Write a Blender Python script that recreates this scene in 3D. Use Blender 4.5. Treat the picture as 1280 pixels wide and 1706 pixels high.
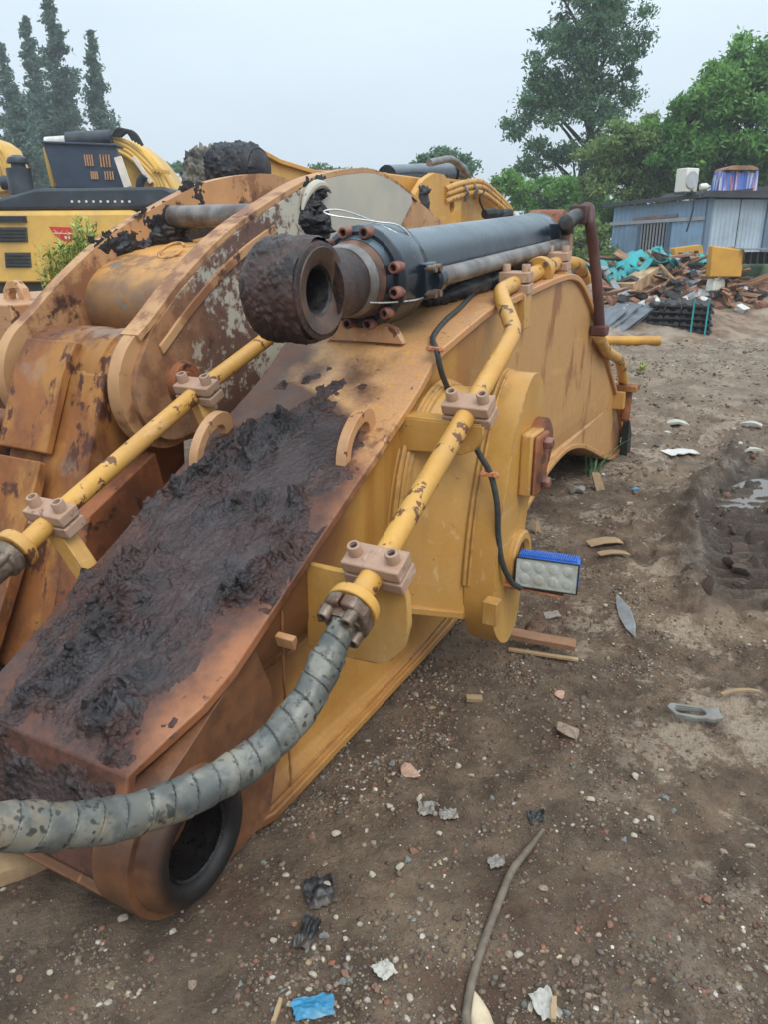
import bpy, bmesh, math, random
import numpy as np
from mathutils import Vector, Matrix
from mathutils.geometry import tessellate_polygon
R = math.radians
sc = bpy.context.scene
for o in list(bpy.data.objects): bpy.data.objects.remove(o)
COL = sc.collection

# ------------------------------------------------------------------ camera
CH, CP, CF = 1.5, R(19.5), 1280.0          # height (m), pitch down, focal length in photo pixels
cd = bpy.data.cameras.new('camera'); cam = bpy.data.objects.new('camera', cd); COL.objects.link(cam)
cam.location = (0, 0, CH); cam.rotation_euler = (R(90) - CP, 0, 0)
cd.sensor_fit = 'HORIZONTAL'; cd.sensor_width = 36.0; cd.lens = 36.0 * CF / 1280.0
cd.clip_start = 0.05; cd.clip_end = 6000
sc.camera = cam

# ------------------------------------------------------------------ overcast sky
SUN_EL, SUN_AZ = R(52), R(150)             # azimuth clockwise from +Y
w = bpy.data.worlds.new('World'); sc.world = w; w.use_nodes = True
nt = w.node_tree; nt.nodes.clear()
wo = nt.nodes.new('ShaderNodeOutputWorld'); bg = nt.nodes.new('ShaderNodeBackground')
sky = nt.nodes.new('ShaderNodeTexSky'); sky.sky_type = 'NISHITA'; sky.sun_disc = False
sky.sun_elevation = SUN_EL; sky.sun_rotation = SUN_AZ; sky.dust_density = 6.0; sky.air_density = 1.0
tc = nt.nodes.new('ShaderNodeTexCoord'); sx = nt.nodes.new('ShaderNodeSeparateXYZ')
nt.links.new(tc.outputs['Generated'], sx.inputs[0])
def wmath(op, a, b, c=None):
    m = nt.nodes.new('ShaderNodeMath'); m.operation = op
    for i, v in enumerate((a, b, c)):
        if v is None: continue
        if isinstance(v, (int, float)): m.inputs[i].default_value = v
        else: nt.links.new(v, m.inputs[i])
    return m.outputs[0]
up = wmath('MAXIMUM', sx.outputs[2], 0.0)
grad = wmath('MULTIPLY_ADD', up, 1.5, 1.0)               # overcast sky, brighter towards the zenith
cl = nt.nodes.new('ShaderNodeTexNoise'); cl.inputs['Scale'].default_value = 2.2; cl.inputs['Detail'].default_value = 5
mp = nt.nodes.new('ShaderNodeMapping'); mp.inputs['Scale'].default_value = (1, 1, 3.5)
nt.links.new(tc.outputs['Generated'], mp.inputs[0]); nt.links.new(mp.outputs[0], cl.inputs['Vector'])
cf = wmath('MULTIPLY_ADD', cl.outputs[0], 0.28, 0.86)
grad = wmath('MULTIPLY', grad, cf)
ov = nt.nodes.new('ShaderNodeVectorMath'); ov.operation = 'SCALE'
ov.inputs[0].default_value = (0.60, 0.70, 0.78); nt.links.new(grad, ov.inputs['Scale'])
sk = nt.nodes.new('ShaderNodeVectorMath'); sk.operation = 'SCALE'
nt.links.new(sky.outputs[0], sk.inputs[0]); sk.inputs['Scale'].default_value = 0.07
mx = nt.nodes.new('ShaderNodeMix'); mx.data_type = 'RGBA'; mx.inputs[0].default_value = 0.9
nt.links.new(sk.outputs[0], mx.inputs[6]); nt.links.new(ov.outputs[0], mx.inputs[7])
nt.links.new(mx.outputs[2], bg.inputs[0]); bg.inputs[1].default_value = 1.0
nt.links.new(bg.outputs[0], wo.inputs[0])
sl = bpy.data.lights.new('sun', 'SUN'); sl.energy = 1.5; sl.angle = R(35); sl.color = (1, 0.96, 0.9)
so = bpy.data.objects.new('sun', sl); COL.objects.link(so)
sd = Vector((math.sin(SUN_AZ) * math.cos(SUN_EL), math.cos(SUN_AZ) * math.cos(SUN_EL), math.sin(SUN_EL)))
so.rotation_euler = sd.to_track_quat('Z', 'Y').to_euler(); so.location = (0, 0, 30)
sc.cycles.volume_bounces = 2 if hasattr(sc, 'cycles') else 0
vs = sc.view_settings; vs.view_transform = 'Standard'; vs.look = 'None'; vs.exposure = 0.12; vs.gamma = 1.0
sc.render.engine = 'CYCLES'

# ------------------------------------------------------------------ helpers
rng = random.Random(7); NR = np.random.default_rng(11)
def pray(x, y):
    u = (x - 640) / CF; v = (y - 853) / CF
    return Vector((u, math.cos(CP) - v * math.sin(CP), -math.sin(CP) - v * math.cos(CP)))
def G(x, y, z=0.0):                        # photo pixel -> point on the ground (or height z)
    r = pray(x, y); t = (z - CH) / r.z; return Vector((0, 0, CH)) + r * t
def D(x, y, Y):                            # photo pixel -> point at distance Y
    r = pray(x, y); return Vector((0, 0, CH)) + r * (Y / r.y)
class Frame:                               # local axes: x = outward (t), y = along (s), z = up
    def __init__(s, ox, oy, deg):
        a = R(deg); s.o = Vector((ox, oy, 0)); s.es = Vector((math.sin(a), math.cos(a), 0)); s.et = Vector((math.cos(a), -math.sin(a), 0)); s.rz = -a
    def L(s, x, y, t):
        r = pray(x, y); c = Vector((0, 0, CH)); k = ((s.o + s.et * t - c).dot(s.et)) / r.dot(s.et); p = c + r * k
        return Vector((t, (p - s.o).dot(s.es), p.z))
    def S(s, x, y, a):                     # the same with the distance along known
        r = pray(x, y); c = Vector((0, 0, CH)); k = ((s.o + s.es * a - c).dot(s.es)) / r.dot(s.es); p = c + r * k
        return Vector(((p - s.o).dot(s.et), a, p.z))
    def W(s, t, a, z): return s.o + s.es * a + s.et * t + Vector((0, 0, z))
    def inv(s, p): d = p - s.o; return Vector((d.dot(s.et), d.dot(s.es), d.z))
g0 = G(410, 1430)
BF = Frame(g0.x, g0.y, 28); BL = BF.L

def lin(r, g, b):
    f = lambda c: (c / 255 / 12.92) if c <= 10 else ((c / 255 + 0.055) / 1.055) ** 2.4
    return (f(r), f(g), f(b), 1)

# numpy value noise
def _h(ix, iy, s):
    n = (ix.astype(np.int64) * 374761393 + iy.astype(np.int64) * 668265263 + s * 69069) & 0xffffffff
    n = ((n ^ (n >> 13)) * 1274126177) & 0xffffffff; n = n ^ (n >> 16)
    return (n & 0xffff) / 65535.0
def vn(x, y, s=0):
    ix = np.floor(x); iy = np.floor(y); fx = x - ix; fy = y - iy
    fx = fx * fx * fx * (fx * (fx * 6 - 15) + 10); fy = fy * fy * fy * (fy * (fy * 6 - 15) + 10)
    a = _h(ix, iy, s); b = _h(ix + 1, iy, s); c = _h(ix, iy + 1, s); d = _h(ix + 1, iy + 1, s)
    return (a + (b - a) * fx) * (1 - fy) + (c + (d - c) * fx) * fy
def fbm(x, y, o=4, s=0, g=0.5):
    v = 0; a = 1; t = 0
    for i in range(o):
        v = v + a * vn(x * 2 ** i + 17.3 * i, y * 2 ** i - 9.1 * i, s + i); t += a; a *= g
    return v / t
def sstep(a, b, x): t = np.clip((x - a) / (b - a), 0, 1); return t * t * (3 - 2 * t)

def cat(pts, n=6):                         # Catmull-Rom resample
    P = [Vector(p) for p in pts]; P = [P[0] * 2 - P[1]] + P + [P[-1] * 2 - P[-2]]; out = []
    for i in range(1, len(P) - 2):
        for k in range(n):
            t = k / n; a, b, c, d = P[i - 1:i + 3]
            out.append(0.5 * ((2 * b) + (c - a) * t + (2 * a - 5 * b + 4 * c - d) * t * t + (3 * b - a - 3 * c + d) * t ** 3))
    out.append(P[-2]); return out
def fillet(pts, r, n=5):                   # polyline with rounded corners
    P = [Vector(p) for p in pts]; out = [P[0]]
    for i in range(1, len(P) - 1):
        a = (P[i - 1] - P[i]); b = (P[i + 1] - P[i]); k = min(r, a.length * .45, b.length * .45)
        A = P[i] + a.normalized() * k; B = P[i] + b.normalized() * k
        for j in range(n + 1):
            t = j / n; out.append((1 - t) ** 2 * A + 2 * t * (1 - t) * P[i] + t * t * B)
    out.append(P[-1]); return out

class MB:
    def __init__(s): s.v = []; s.f = []
    def add(s, vs, fs):
        k = len(s.v); s.v += [tuple(v) for v in vs]; s.f += [tuple(i + k for i in f) for f in fs]; return s
    def box(s, c, d, M=None):
        vs = [Vector((x * d[0] / 2, y * d[1] / 2, z * d[2] / 2)) for z in (-1, 1) for y in (-1, 1) for x in (-1, 1)]
        if M is not None: vs = [M @ v for v in vs]
        c = Vector(c); return s.add([v + c for v in vs], [(0, 2, 3, 1), (4, 5, 7, 6), (0, 1, 5, 4), (2, 6, 7, 3), (0, 4, 6, 2), (1, 3, 7, 5)])
    def beam(s, a, b, wd, ht, upv=(0, 0, 1)):   # box from a to b
        a = Vector(a); b = Vector(b); y = (b - a); l = y.length; y.normalize(); upv = (0, 1, 0) if abs(y.z) > .98 else upv; x = y.cross(Vector(upv)).normalized(); z = x.cross(y)
        M = Matrix((x, y, z)).transposed(); return s.box((a + b) / 2, (wd, l, ht), M)
    def tube(s, pts, r, n=14, caps=True):
        P = [Vector(p) for p in pts]; m = len(P); rr = r if isinstance(r, (list, tuple)) or callable(r) else [r] * m
        t = (P[1] - P[0]).normalized(); nv = t.orthogonal().normalized(); vs = []; fs = []
        for i in range(m):
            if i: 
                t2 = (P[min(i + 1, m - 1)] - P[i - 1]).normalized(); q = t.rotation_difference(t2); nv = q @ nv; t = t2
            b = t.cross(nv)
            for k in range(n):
                a = 2 * math.pi * k / n; vs.append(P[i] + (nv * math.cos(a) + b * math.sin(a)) * (rr(i, k) if callable(rr) else rr[i]))
        for i in range(m - 1):
            for k in range(n): fs.append((i * n + k, i * n + (k + 1) % n, (i + 1) * n + (k + 1) % n, (i + 1) * n + k))
        if caps: fs += [tuple(range(n))[::-1], tuple((m - 1) * n + k for k in range(n))]
        return s.add(vs, fs)
    def lathe(s, prof, o, ax, n=32, closed=False):  # prof: (radius, height along ax)
        o = Vector(o); ax = Vector(ax).normalized(); e = ax.orthogonal().normalized(); b = ax.cross(e); m = len(prof); vs = []; fs = []
        for (r, h) in prof:
            for k in range(n):
                a = 2 * math.pi * k / n; vs.append(o + ax * h + (e * math.cos(a) + b * math.sin(a)) * r)
        for i in range(m if closed else m - 1):
            j = (i + 1) % m
            for k in range(n): fs.append((i * n + k, i * n + (k + 1) % n, j * n + (k + 1) % n, j * n + k))
        if not closed:
            if prof[0][0] > 1e-5: fs.append(tuple(range(n))[::-1])
            if prof[-1][0] > 1e-5: fs.append(tuple((m - 1) * n + k for k in range(n)))
        return s.add(vs, fs)
    def prism(s, out, fn, c0, c1, holes=()):    # 2-D outline extruded between c0 and c1; fn(a,b,c)->xyz
        loops = [list(out)] + [list(h) for h in holes]; flat = [p for l in loops for p in l]; n = len(flat)
        tri = tessellate_polygon([[Vector((p[0], p[1], 0)) for p in l] for l in loops]) if (holes or len(out) > 4) else [tuple(range(len(out)))]
        vs = [fn(p[0], p[1], c0) for p in flat] + [fn(p[0], p[1], c1) for p in flat]
        fs = [tuple(t) for t in tri] + [tuple(i + n for i in reversed(t)) for t in tri]; k = 0
        for l in loops:
            m = len(l)
            for i in range(m): a = k + i; b = k + (i + 1) % m; fs.append((a, b, b + n, a + n))
            k += m
        return s.add(vs, fs)
    def build(s, name, m, parent=None, bevel=0, ang=35, seg=2, smooth=True):
        me = bpy.data.meshes.new(name); me.from_pydata(s.v, [], s.f)
        b = bmesh.new(); b.from_mesh(me); bmesh.ops.remove_doubles(b, verts=b.verts, dist=1e-6)
        bmesh.ops.recalc_face_normals(b, faces=b.faces); b.to_mesh(me); b.free()
        if smooth: me.shade_smooth(); me.set_sharp_from_angle(angle=R(ang))
        me.materials.append(MAT[m] if isinstance(m, str) else m)
        o = bpy.data.objects.new(name, me); COL.objects.link(o); o.parent = parent
        if bevel:
            md = o.modifiers.new('bevel', 'BEVEL'); md.width = bevel; md.segments = seg; md.limit_method = 'ANGLE'; md.angle_limit = R(40); md.harden_normals = False
        return o
def npmesh(name, V, Fq, m, parent=None, smooth=True, col=None):   # big meshes from arrays, quads or tris
    me = bpy.data.meshes.new(name); k = Fq.shape[1]
    me.vertices.add(len(V)); me.vertices.foreach_set('co', np.asarray(V, np.float32).ravel())
    me.loops.add(Fq.size); me.loops.foreach_set('vertex_index', Fq.astype(np.int32).ravel())
    me.polygons.add(len(Fq)); me.polygons.foreach_set('loop_start', np.arange(0, Fq.size, k, dtype=np.int32))
    if smooth: me.polygons.foreach_set('use_smooth', np.ones(len(Fq), bool))
    me.update(calc_edges=True)
    if col is not None:
        a = me.color_attributes.new('col', 'FLOAT_COLOR', 'POINT'); a.data.foreach_set('color', np.asarray(col, np.float32).ravel())
    me.materials.append(MAT[m]); o = bpy.data.objects.new(name, me); COL.objects.link(o); o.parent = parent; return o
def tag(o, label=None, cat_=None, group=None, kind=None):
    if label: o['label'] = label
    if cat_: o['category'] = cat_
    if group: o['group'] = group
    if kind: o['kind'] = kind
    return o
def root(name, label, cat_, loc=(0, 0, 0), rz=0, group=None):
    o = bpy.data.objects.new(name, None); COL.objects.link(o); o.location = loc; o.rotation_euler = (0, 0, rz); o.empty_display_size = .1
    return tag(o, label, cat_, group)
def copytree(o, parent=None):
    c = o.copy(); COL.objects.link(c); c.parent = parent
    for ch in o.children: copytree(ch, c)
    return c

# ------------------------------------------------------------------ materials
MAT = {}
class NB:                                  # tiny node builder
    def __init__(s, name):
        s.m = bpy.data.materials.new(name); s.m.use_nodes = True; s.t = s.m.node_tree; s.b = s.t.nodes['Principled BSDF']; MAT[name] = s.m
        s.tc = s.t.nodes.new('ShaderNodeTexCoord')
    def set(s, k, v):
        if hasattr(v, 'links') : s.t.links.new(v, s.b.inputs[k])
        else: s.b.inputs[k].default_value = v
        return s
    def co(s, scale=(1, 1, 1), loc=(0, 0, 0), rot=(0, 0, 0), src='Object'):
        m = s.t.nodes.new('ShaderNodeMapping'); m.inputs['Scale'].default_value = scale; m.inputs['Location'].default_value = loc; m.inputs['Rotation'].default_value = rot
        s.t.links.new(s.tc.outputs[src], m.inputs[0]); return m.outputs[0]
    def noise(s, sc_, det=4, rough=.55, vec=None, dist=0):
        n = s.t.nodes.new('ShaderNodeTexNoise'); n.inputs['Scale'].default_value = sc_; n.inputs['Detail'].default_value = det; n.inputs['Roughness'].default_value = rough; n.inputs['Distortion'].default_value = dist
        s.t.links.new(vec if vec is not None else s.tc.outputs['Object'], n.inputs['Vector']); return n.outputs[0]
    def voro(s, sc_, vec=None, feat='F1', out=0):
        n = s.t.nodes.new('ShaderNodeTexVoronoi'); n.inputs['Scale'].default_value = sc_; n.feature = feat
        s.t.links.new(vec if vec is not None else s.tc.outputs['Object'], n.inputs['Vector']); return n.outputs[out]
    def ramp(s, x, a, b, lo=0., hi=1.):
        n = s.t.nodes.new('ShaderNodeMapRange'); n.interpolation_type = 'SMOOTHSTEP'; n.inputs[1].default_value = a; n.inputs[2].default_value = b; n.inputs[3].default_value = lo; n.inputs[4].default_value = hi
        s.t.links.new(x, n.inputs[0]); return n.outputs[0]
    def math(s, op, a, b=None, c=None):
        n = s.t.nodes.new('ShaderNodeMath'); n.operation = op
        for i, v in enumerate((a, b, c)):
            if v is None: continue
            if isinstance(v, (int, float)): n.inputs[i].default_value = v
            else: s.t.links.new(v, n.inputs[i])
        return n.outputs[0]
    def mix(s, f, a, b, mode='MIX'):
        n = s.t.nodes.new('ShaderNodeMix'); n.data_type = 'RGBA'; n.blend_type = mode
        for i, v in ((0, f), (6, a), (7, b)):
            if isinstance(v, (int, float)): n.inputs[i].default_value = v
            elif isinstance(v, tuple): n.inputs[i].default_value = v if len(v) == 4 else (*v, 1)
            else: s.t.links.new(v, n.inputs[i])
        return n.outputs[2]
    def xyz(s, vec=None):
        n = s.t.nodes.new('ShaderNodeSeparateXYZ'); s.t.links.new(vec if vec is not None else s.tc.outputs['Object'], n.inputs[0]); return n.outputs
    def attr(s, name):
        n = s.t.nodes.new('ShaderNodeAttribute'); n.attribute_name = name; return n.outputs['Color']
    def bump(s, h, st=.3, d=.01):
        n = s.t.nodes.new('ShaderNodeBump'); n.inputs['Strength'].default_value = st; n.inputs['Distance'].default_value = d
        s.t.links.new(h, n.inputs['Height']); s.t.links.new(n.outputs[0], s.b.inputs['Normal']); return s
    def wear(s, rad=.01):                  # 1 on outer edges, from the difference of rounded and true normal
        n = s.t.nodes.new('ShaderNodeBevel'); n.samples = 4; n.inputs[0].default_value = rad; g = s.t.nodes.new('ShaderNodeNewGeometry'); d = s.t.nodes.new('ShaderNodeVectorMath'); d.operation = 'DOT_PRODUCT'
        s.t.links.new(n.outputs[0], d.inputs[0]); s.t.links.new(g.outputs['Normal'], d.inputs[1]); return s.ramp(d.outputs['Value'], .995, .93, 0, 1)
    def objrand(s):
        n = s.t.nodes.new('ShaderNodeObjectInfo'); return n.outputs['Random']
def simple(name, c, rough=.6, metal=0, var=.25, sc_=12, bump=.15, dirt=None, dirtamt=.4, spec=.5):
    b = NB(name); n = b.noise(sc_, 6); d = tuple(x * (1 - var) for x in c[:3]) + (1,); l = tuple(min(1, x * (1 + var)) for x in c[:3]) + (1,)
    col = b.mix(b.ramp(n, .3, .7), d, l)
    if dirt: col = b.mix(b.ramp(b.noise(sc_ * .35, 6, .65), .45, .68, 0, dirtamt * 1.6), col, dirt)
    b.set('Base Color', col); b.set('Roughness', b.ramp(b.noise(sc_ * 2, 3), .3, .7, max(0, rough - .12), min(1, rough + .12))); b.set('Metallic', metal); b.set('Specular IOR Level', spec)
    if bump: b.bump(b.noise(sc_ * 5, 4), bump, .004)
    return b
def paint(name, c1, c2, dust, rust, chip=.72, chipsc=22, dustamt=.5, streak=.35, rough=.42, rust2=None, gl=.5, edge=False):
    b = NB(name); col = b.mix(b.ramp(b.noise(1.7, 5), .35, .65), c1, c2)
    st = b.noise(9, 5, .6, b.co((1, 1, .09)))                              # runs down the plate
    col = b.mix(b.ramp(st, .5, .75, 0, streak), col, tuple(x * .45 for x in c1[:3]) + (1,))
    col = b.mix(b.ramp(b.noise(3.1, 7, .62), .42, .7, 0, dustamt), col, dust)
    if rust2: col = b.mix(b.ramp(b.noise(2.3, 8, .66, b.co(loc=(5, 3, 1))), .5, .62), col, rust2)
    ch = b.noise(chipsc, 6, .62); ce = b.ramp(ch, chip - .02, chip)
    col = b.mix(ce, col, rust)
    scr = b.noise(30, 4, .6, b.co((1, .06, .5), rot=(.4, .3, .2))); col = b.mix(b.ramp(scr, .62, .68, 0, .45), col, tuple(min(1, x * 1.25 + .03) for x in dust[:3]) + (1,))
    if edge: col = b.mix(b.math('MULTIPLY', b.wear(), b.ramp(b.noise(18, 6, .65), .42, .6)), col, b.mix(b.noise(40, 3), tuple(x * .75 for x in dust[:3]) + (1,), rust))
    col = b.mix(b.ramp(b.noise(60, 3), .3, .8, 0, .25), col, tuple(x * .6 for x in c1[:3]) + (1,))
    b.set('Base Color', col); b.set('Roughness', b.ramp(b.noise(14, 5), .3, .7, rough - .1, rough + .2)); b.set('Specular IOR Level', gl)
    h = b.math('SUBTRACT', b.math('MULTIPLY', b.noise(35, 4), .35), b.math('MULTIPLY', ce, .7)); b.bump(h, .22, .004)
    return b
RUST = lin(92, 48, 28); RUSTD = lin(58, 30, 22); DUST = lin(205, 158, 108)
paint('yellow', lin(198, 150, 76), lin(184, 136, 66), lin(188, 154, 108), RUST, chip=.69, chipsc=16, dustamt=.5, streak=.5, edge=True)
paint('yellow_far', lin(210, 156, 68), lin(196, 142, 62), lin(190, 150, 96), RUST, chip=.72, chipsc=9, dustamt=.45)
paint('pipe_yellow', lin(206, 156, 72), lin(194, 142, 64), lin(190, 150, 98), lin(92, 54, 40), chip=.60, chipsc=15, dustamt=.5, streak=.1)
paint('clamp_paint', lin(172, 138, 116), lin(178, 144, 116), lin(190, 160, 138), lin(120, 92, 84), chip=.64, chipsc=30, dustamt=.4, streak=.2, rough=.6, edge=True)
paint('tan_plate', lin(192, 144, 100), lin(178, 128, 86), lin(196, 156, 118), lin(96, 56, 40), chip=.6, chipsc=14, dustamt=.6)
# boom side near the nose: brown run-off over the yellow
b = NB('yellow_side'); X = b.xyz()
col = b.mix(b.ramp(b.noise(1.4, 5), .35, .65), lin(192, 144, 68), lin(178, 130, 62))
col = b.mix(b.ramp(b.noise(7, 6, .62, b.co((1, 1, .07))), .48, .72, 0, .5), col, lin(150, 92, 34))
far = b.ramp(b.math('ADD', X[1], b.math('MULTIPLY', b.noise(2, 5), .7)), 1.5, 2.3)
col = b.mix(b.math('MULTIPLY', far, .8), col, lin(188, 142, 90))
sm = b.noise(3.2, 6, .62, b.co((1, 1.3, .45), rot=(.5, 0, 0)))
col = b.mix(b.math('MULTIPLY', b.ramp(sm, .54, .62, 0, .85), far), col, lin(140, 86, 48))
be = b.ramp(b.math('ADD', X[2], b.math('MULTIPLY', b.noise(6, 5), .25)), .1, .42, .55, 0)
col = b.mix(be, col, lin(176, 122, 66))
ns = b.ramp(b.math('ADD', b.math('SUBTRACT', X[1], b.math('MULTIPLY', X[2], .45)), b.math('MULTIPLY', b.noise(5, 5), .3)), .24, .55, 1, 0)
col = b.mix(b.math('MULTIPLY', ns, .93), col, lin(98, 60, 40))
end = b.ramp(b.math('ADD', X[1], b.math('MULTIPLY', b.noise(7, 5), .3)), 4.35, 4.6)
col = b.mix(b.math('MULTIPLY', end, .8), col, lin(70, 42, 30))
ch = b.ramp(b.noise(19, 6, .6), .70, .72); col = b.mix(ch, col, lin(104, 62, 36))
scr = b.noise(34, 4, .6, b.co((1, .06, .5), rot=(.5, 0, 0))); col = b.mix(b.ramp(scr, .62, .68, 0, .4), col, lin(206, 160, 96)); col = b.mix(b.math('MULTIPLY', b.wear(.012), b.ramp(b.noise(14, 6, .65), .4, .58)), col, lin(150, 104, 64))
col = b.mix(b.ramp(b.noise(70, 3), .3, .8, 0, .22), col, lin(140, 90, 36))
b.set('Base Color', col).set('Roughness', b.ramp(b.noise(10, 5), .3, .7, .36, .6)); b.bump(b.noise(26, 5), .14, .004)
# top plate: dusty tan with brown staining round the grease
b = NB('top_plate'); X = b.xyz()
col = b.mix(b.ramp(b.noise(3, 5), .35, .65), lin(204, 156, 102), lin(196, 152, 108))
col = b.mix(b.ramp(b.noise(26, 5, .6), .58, .66, 0, .8), col, lin(222, 162, 52))
q = b.math('ADD', X[1], b.math('MULTIPLY', b.noise(7, 6, .65), .55))
col = b.mix(b.ramp(q, .82, 1.08, .92, 0), col, lin(84, 50, 40))
sp = b.ramp(b.math('ADD', b.noise(11, 6, .66), b.ramp(X[1], .75, 1.05, .08, -.25)), .55, .68, 0, .85); col = b.mix(sp, col, lin(74, 44, 38))
edge = b.ramp(b.math('ADD', X[0], b.math('MULTIPLY', b.noise(9, 5), .12)), -.17, -.02)
low = b.ramp(X[1], .1, .75, 1, .35)
col = b.mix(b.math('MULTIPLY', b.math('MULTIPLY', edge, low), .85), col, lin(168, 108, 70))
cr = b.t.nodes.new('ShaderNodeValToRGB'); cr.color_ramp.interpolation = 'LINEAR'
mrn = b.t.nodes.new('ShaderNodeMapRange'); mrn.inputs[1].default_value = -.3; mrn.inputs[2].default_value = 1.0; b.t.links.new(X[1], mrn.inputs[0]); b.t.links.new(mrn.outputs[0], cr.inputs[0])
els = [(-.27, -.10), (-.1, -.11), (0, -.10), (.1, -.06), (.19, -.01), (.25, .03), (.36, -.03), (.5, -.04), (.62, -.07), (.75, -.10), (.85, -.18), (.92, -.3), (.98, -.5)]
while len(cr.color_ramp.elements) < len(els): cr.color_ramp.elements.new(.5)
for e, (a_, t_) in zip(cr.color_ramp.elements, els): e.position = (a_ + .3) / 1.3; v_ = (t_ + .62) / .66; e.color = (v_, v_, v_, 1)
gd_ = b.math('SUBTRACT', b.math('MULTIPLY_ADD', cr.outputs[0], .66, -.62), X[0])
for (a_, t_, r_) in ((1.02, -.42, .05), (1.03, -.25, .06), (.96, -.2, .05), (1.07, -.17, .03)):
    u_ = b.math('SUBTRACT', X[1], a_); v_ = b.math('SUBTRACT', X[0], t_); gd_ = b.math('MAXIMUM', gd_, b.math('SUBTRACT', r_ - .03, b.math('SQRT', b.math('ADD', b.math('MULTIPLY', u_, u_), b.math('MULTIPLY', v_, v_)))))
gd_ = b.math('ADD', gd_, b.math('MULTIPLY', b.math('SUBTRACT', b.noise(9, 7, .68), .5), .2))
col = b.mix(b.ramp(gd_, -.085, .03, 0, .93), col, b.mix(b.ramp(b.noise(20, 5), .35, .65), lin(54, 34, 30), lin(88, 52, 40)))
hi = b.ramp(X[1], 1.4, 2.4); col = b.mix(b.math('MULTIPLY', hi, .5), col, lin(186, 130, 84))
col = b.mix(b.ramp(b.noise(30, 6, .7), .63, .66), col, lin(88, 54, 40))
col = b.mix(b.ramp(b.noise(80, 3), .3, .8, 0, .25), col, lin(120, 78, 48))
b.set('Base Color', col).set('Roughness', b.ramp(b.noise(10, 5), .3, .7, .42, .68)); b.bump(b.noise(28, 5), .18, .004)
# grease
b = NB('grease'); n = b.noise(14, 8, .7); col = b.mix(b.ramp(n, .35, .68), lin(15, 12, 13), lin(56, 48, 50)); A3 = b.xyz(b.attr('col'))
col = b.mix(b.ramp(b.noise(5, 6, .6, b.co(loc=(3, 1, 7))), .46, .62, 0, .85), col, lin(60, 36, 33))
col = b.mix(b.ramp(b.noise(8, 5, .62, b.co((1, .5, 1), loc=(8, 2, 2))), .58, .7, 0, .4), col, lin(70, 76, 80))
film_ = b.mix(b.ramp(b.noise(9, 7, .68), .38, .62), lin(44, 29, 27), lin(74, 58, 56)); col = b.mix(b.math('MULTIPLY', A3[0], .7), col, film_)
col = b.mix(A3[1], col, b.mix(b.ramp(b.noise(18, 5), .35, .65), lin(50, 31, 28), lin(76, 46, 36)))
b.set('Base Color', col).set('Roughness', b.ramp(b.noise(26, 5, .6), .35, .65, .1, .48)).set('Specular IOR Level', .55)
b.bump(b.math('ADD', b.noise(45, 8, .7), b.math('MULTIPLY', b.voro(70), .5)), .7, .012)
simple('grease_dry', lin(46, 35, 33), .5, var=.5, sc_=18, bump=.9, dirt=lin(80, 54, 46), dirtamt=.5)
simple('grease_black', lin(22, 24, 30), .45, var=.4, sc_=20, bump=.9, dirt=lin(60, 42, 36), dirtamt=.4)
# rust
b = NB('rust_orange'); col = b.mix(b.ramp(b.noise(4, 7, .65), .35, .65), lin(104, 62, 36), lin(146, 90, 44))
col = b.mix(b.ramp(b.noise(5, 6, .6, b.co((1, 1, .3), loc=(2, 0, 0))), .5, .64, 0, .7), col, lin(178, 124, 60))
col = b.mix(b.ramp(b.noise(12, 6, .66, b.co((1, 1, .45))), .56, .63), col, lin(82, 44, 28))
col = b.mix(b.ramp(b.noise(3, 5, .6, b.co(loc=(9, 9, 1))), .56, .68, 0, .7), col, lin(146, 122, 104))
b.set('Base Color', col).set('Roughness', .68); b.bump(b.noise(30, 7, .65), .45, .006)
b = NB('rust_brown'); col = b.mix(b.ramp(b.noise(5, 7, .65), .35, .65), lin(96, 56, 34), lin(150, 90, 52))
col = b.mix(b.ramp(b.noise(14, 6, .62), .55, .66), col, lin(62, 36, 28))
b.set('Base Color', col).set('Roughness', .72); b.bump(b.noise(34, 7, .65), .45, .006)
b = NB('nose_rust'); X = b.xyz(); col = b.mix(b.ramp(b.noise(8, 6, .62), .35, .65), lin(98, 64, 43), lin(126, 84, 55)); col = b.mix(b.ramp(b.noise(5, 7, .66), .5, .64, 0, .7), col, lin(70, 42, 30))
dx = b.math('ADD', X[1], .175); dz = b.math('SUBTRACT', X[2], .205); rr_ = b.math('SQRT', b.math('ADD', b.math('MULTIPLY', dx, dx), b.math('MULTIPLY', dz, dz)))
oil = b.ramp(b.math('ADD', rr_, b.math('MULTIPLY', b.noise(9, 6), .05)), .15, .21, 1, 0); fr_ = b.ramp(X[0], -.02, .012); col = b.mix(b.math('MULTIPLY', oil, fr_), col, lin(26, 22, 21))
b.set('Base Color', col).set('Roughness', b.ramp(b.noise(14, 5), .3, .7, .35, .65)); b.bump(b.noise(40, 6, .65), .4, .005)
# plates of the neighbouring stick
b = NB('stick_grey'); X = b.xyz(); col = b.mix(b.ramp(b.noise(3, 5), .35, .65), lin(184, 177, 160), lin(170, 166, 154))
low = b.ramp(X[1], 1.3, 2.3, .07, -.12)
rn = b.math('ADD', b.math('ADD', b.math('MULTIPLY', b.noise(4.5, 8, .7), .6), b.math('MULTIPLY', b.noise(24, 6, .7), .4)), low); col = b.mix(b.ramp(rn, .52, .575, 0, .92), col, lin(92, 56, 42)); col = b.mix(b.ramp(rn, .63, .7), col, lin(50, 32, 30))
br = b.ramp(b.math('ADD', X[1], b.math('MULTIPLY', b.noise(4, 6), .5)), 1.1, 1.5, .9, 0)
col = b.mix(br, col, b.mix(b.ramp(b.noise(12, 6, .6), .4, .6), lin(128, 86, 58), lin(168, 122, 84)))
b.set('Base Color', col).set('Roughness', .6); b.bump(b.noise(28, 6), .3, .005)
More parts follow.
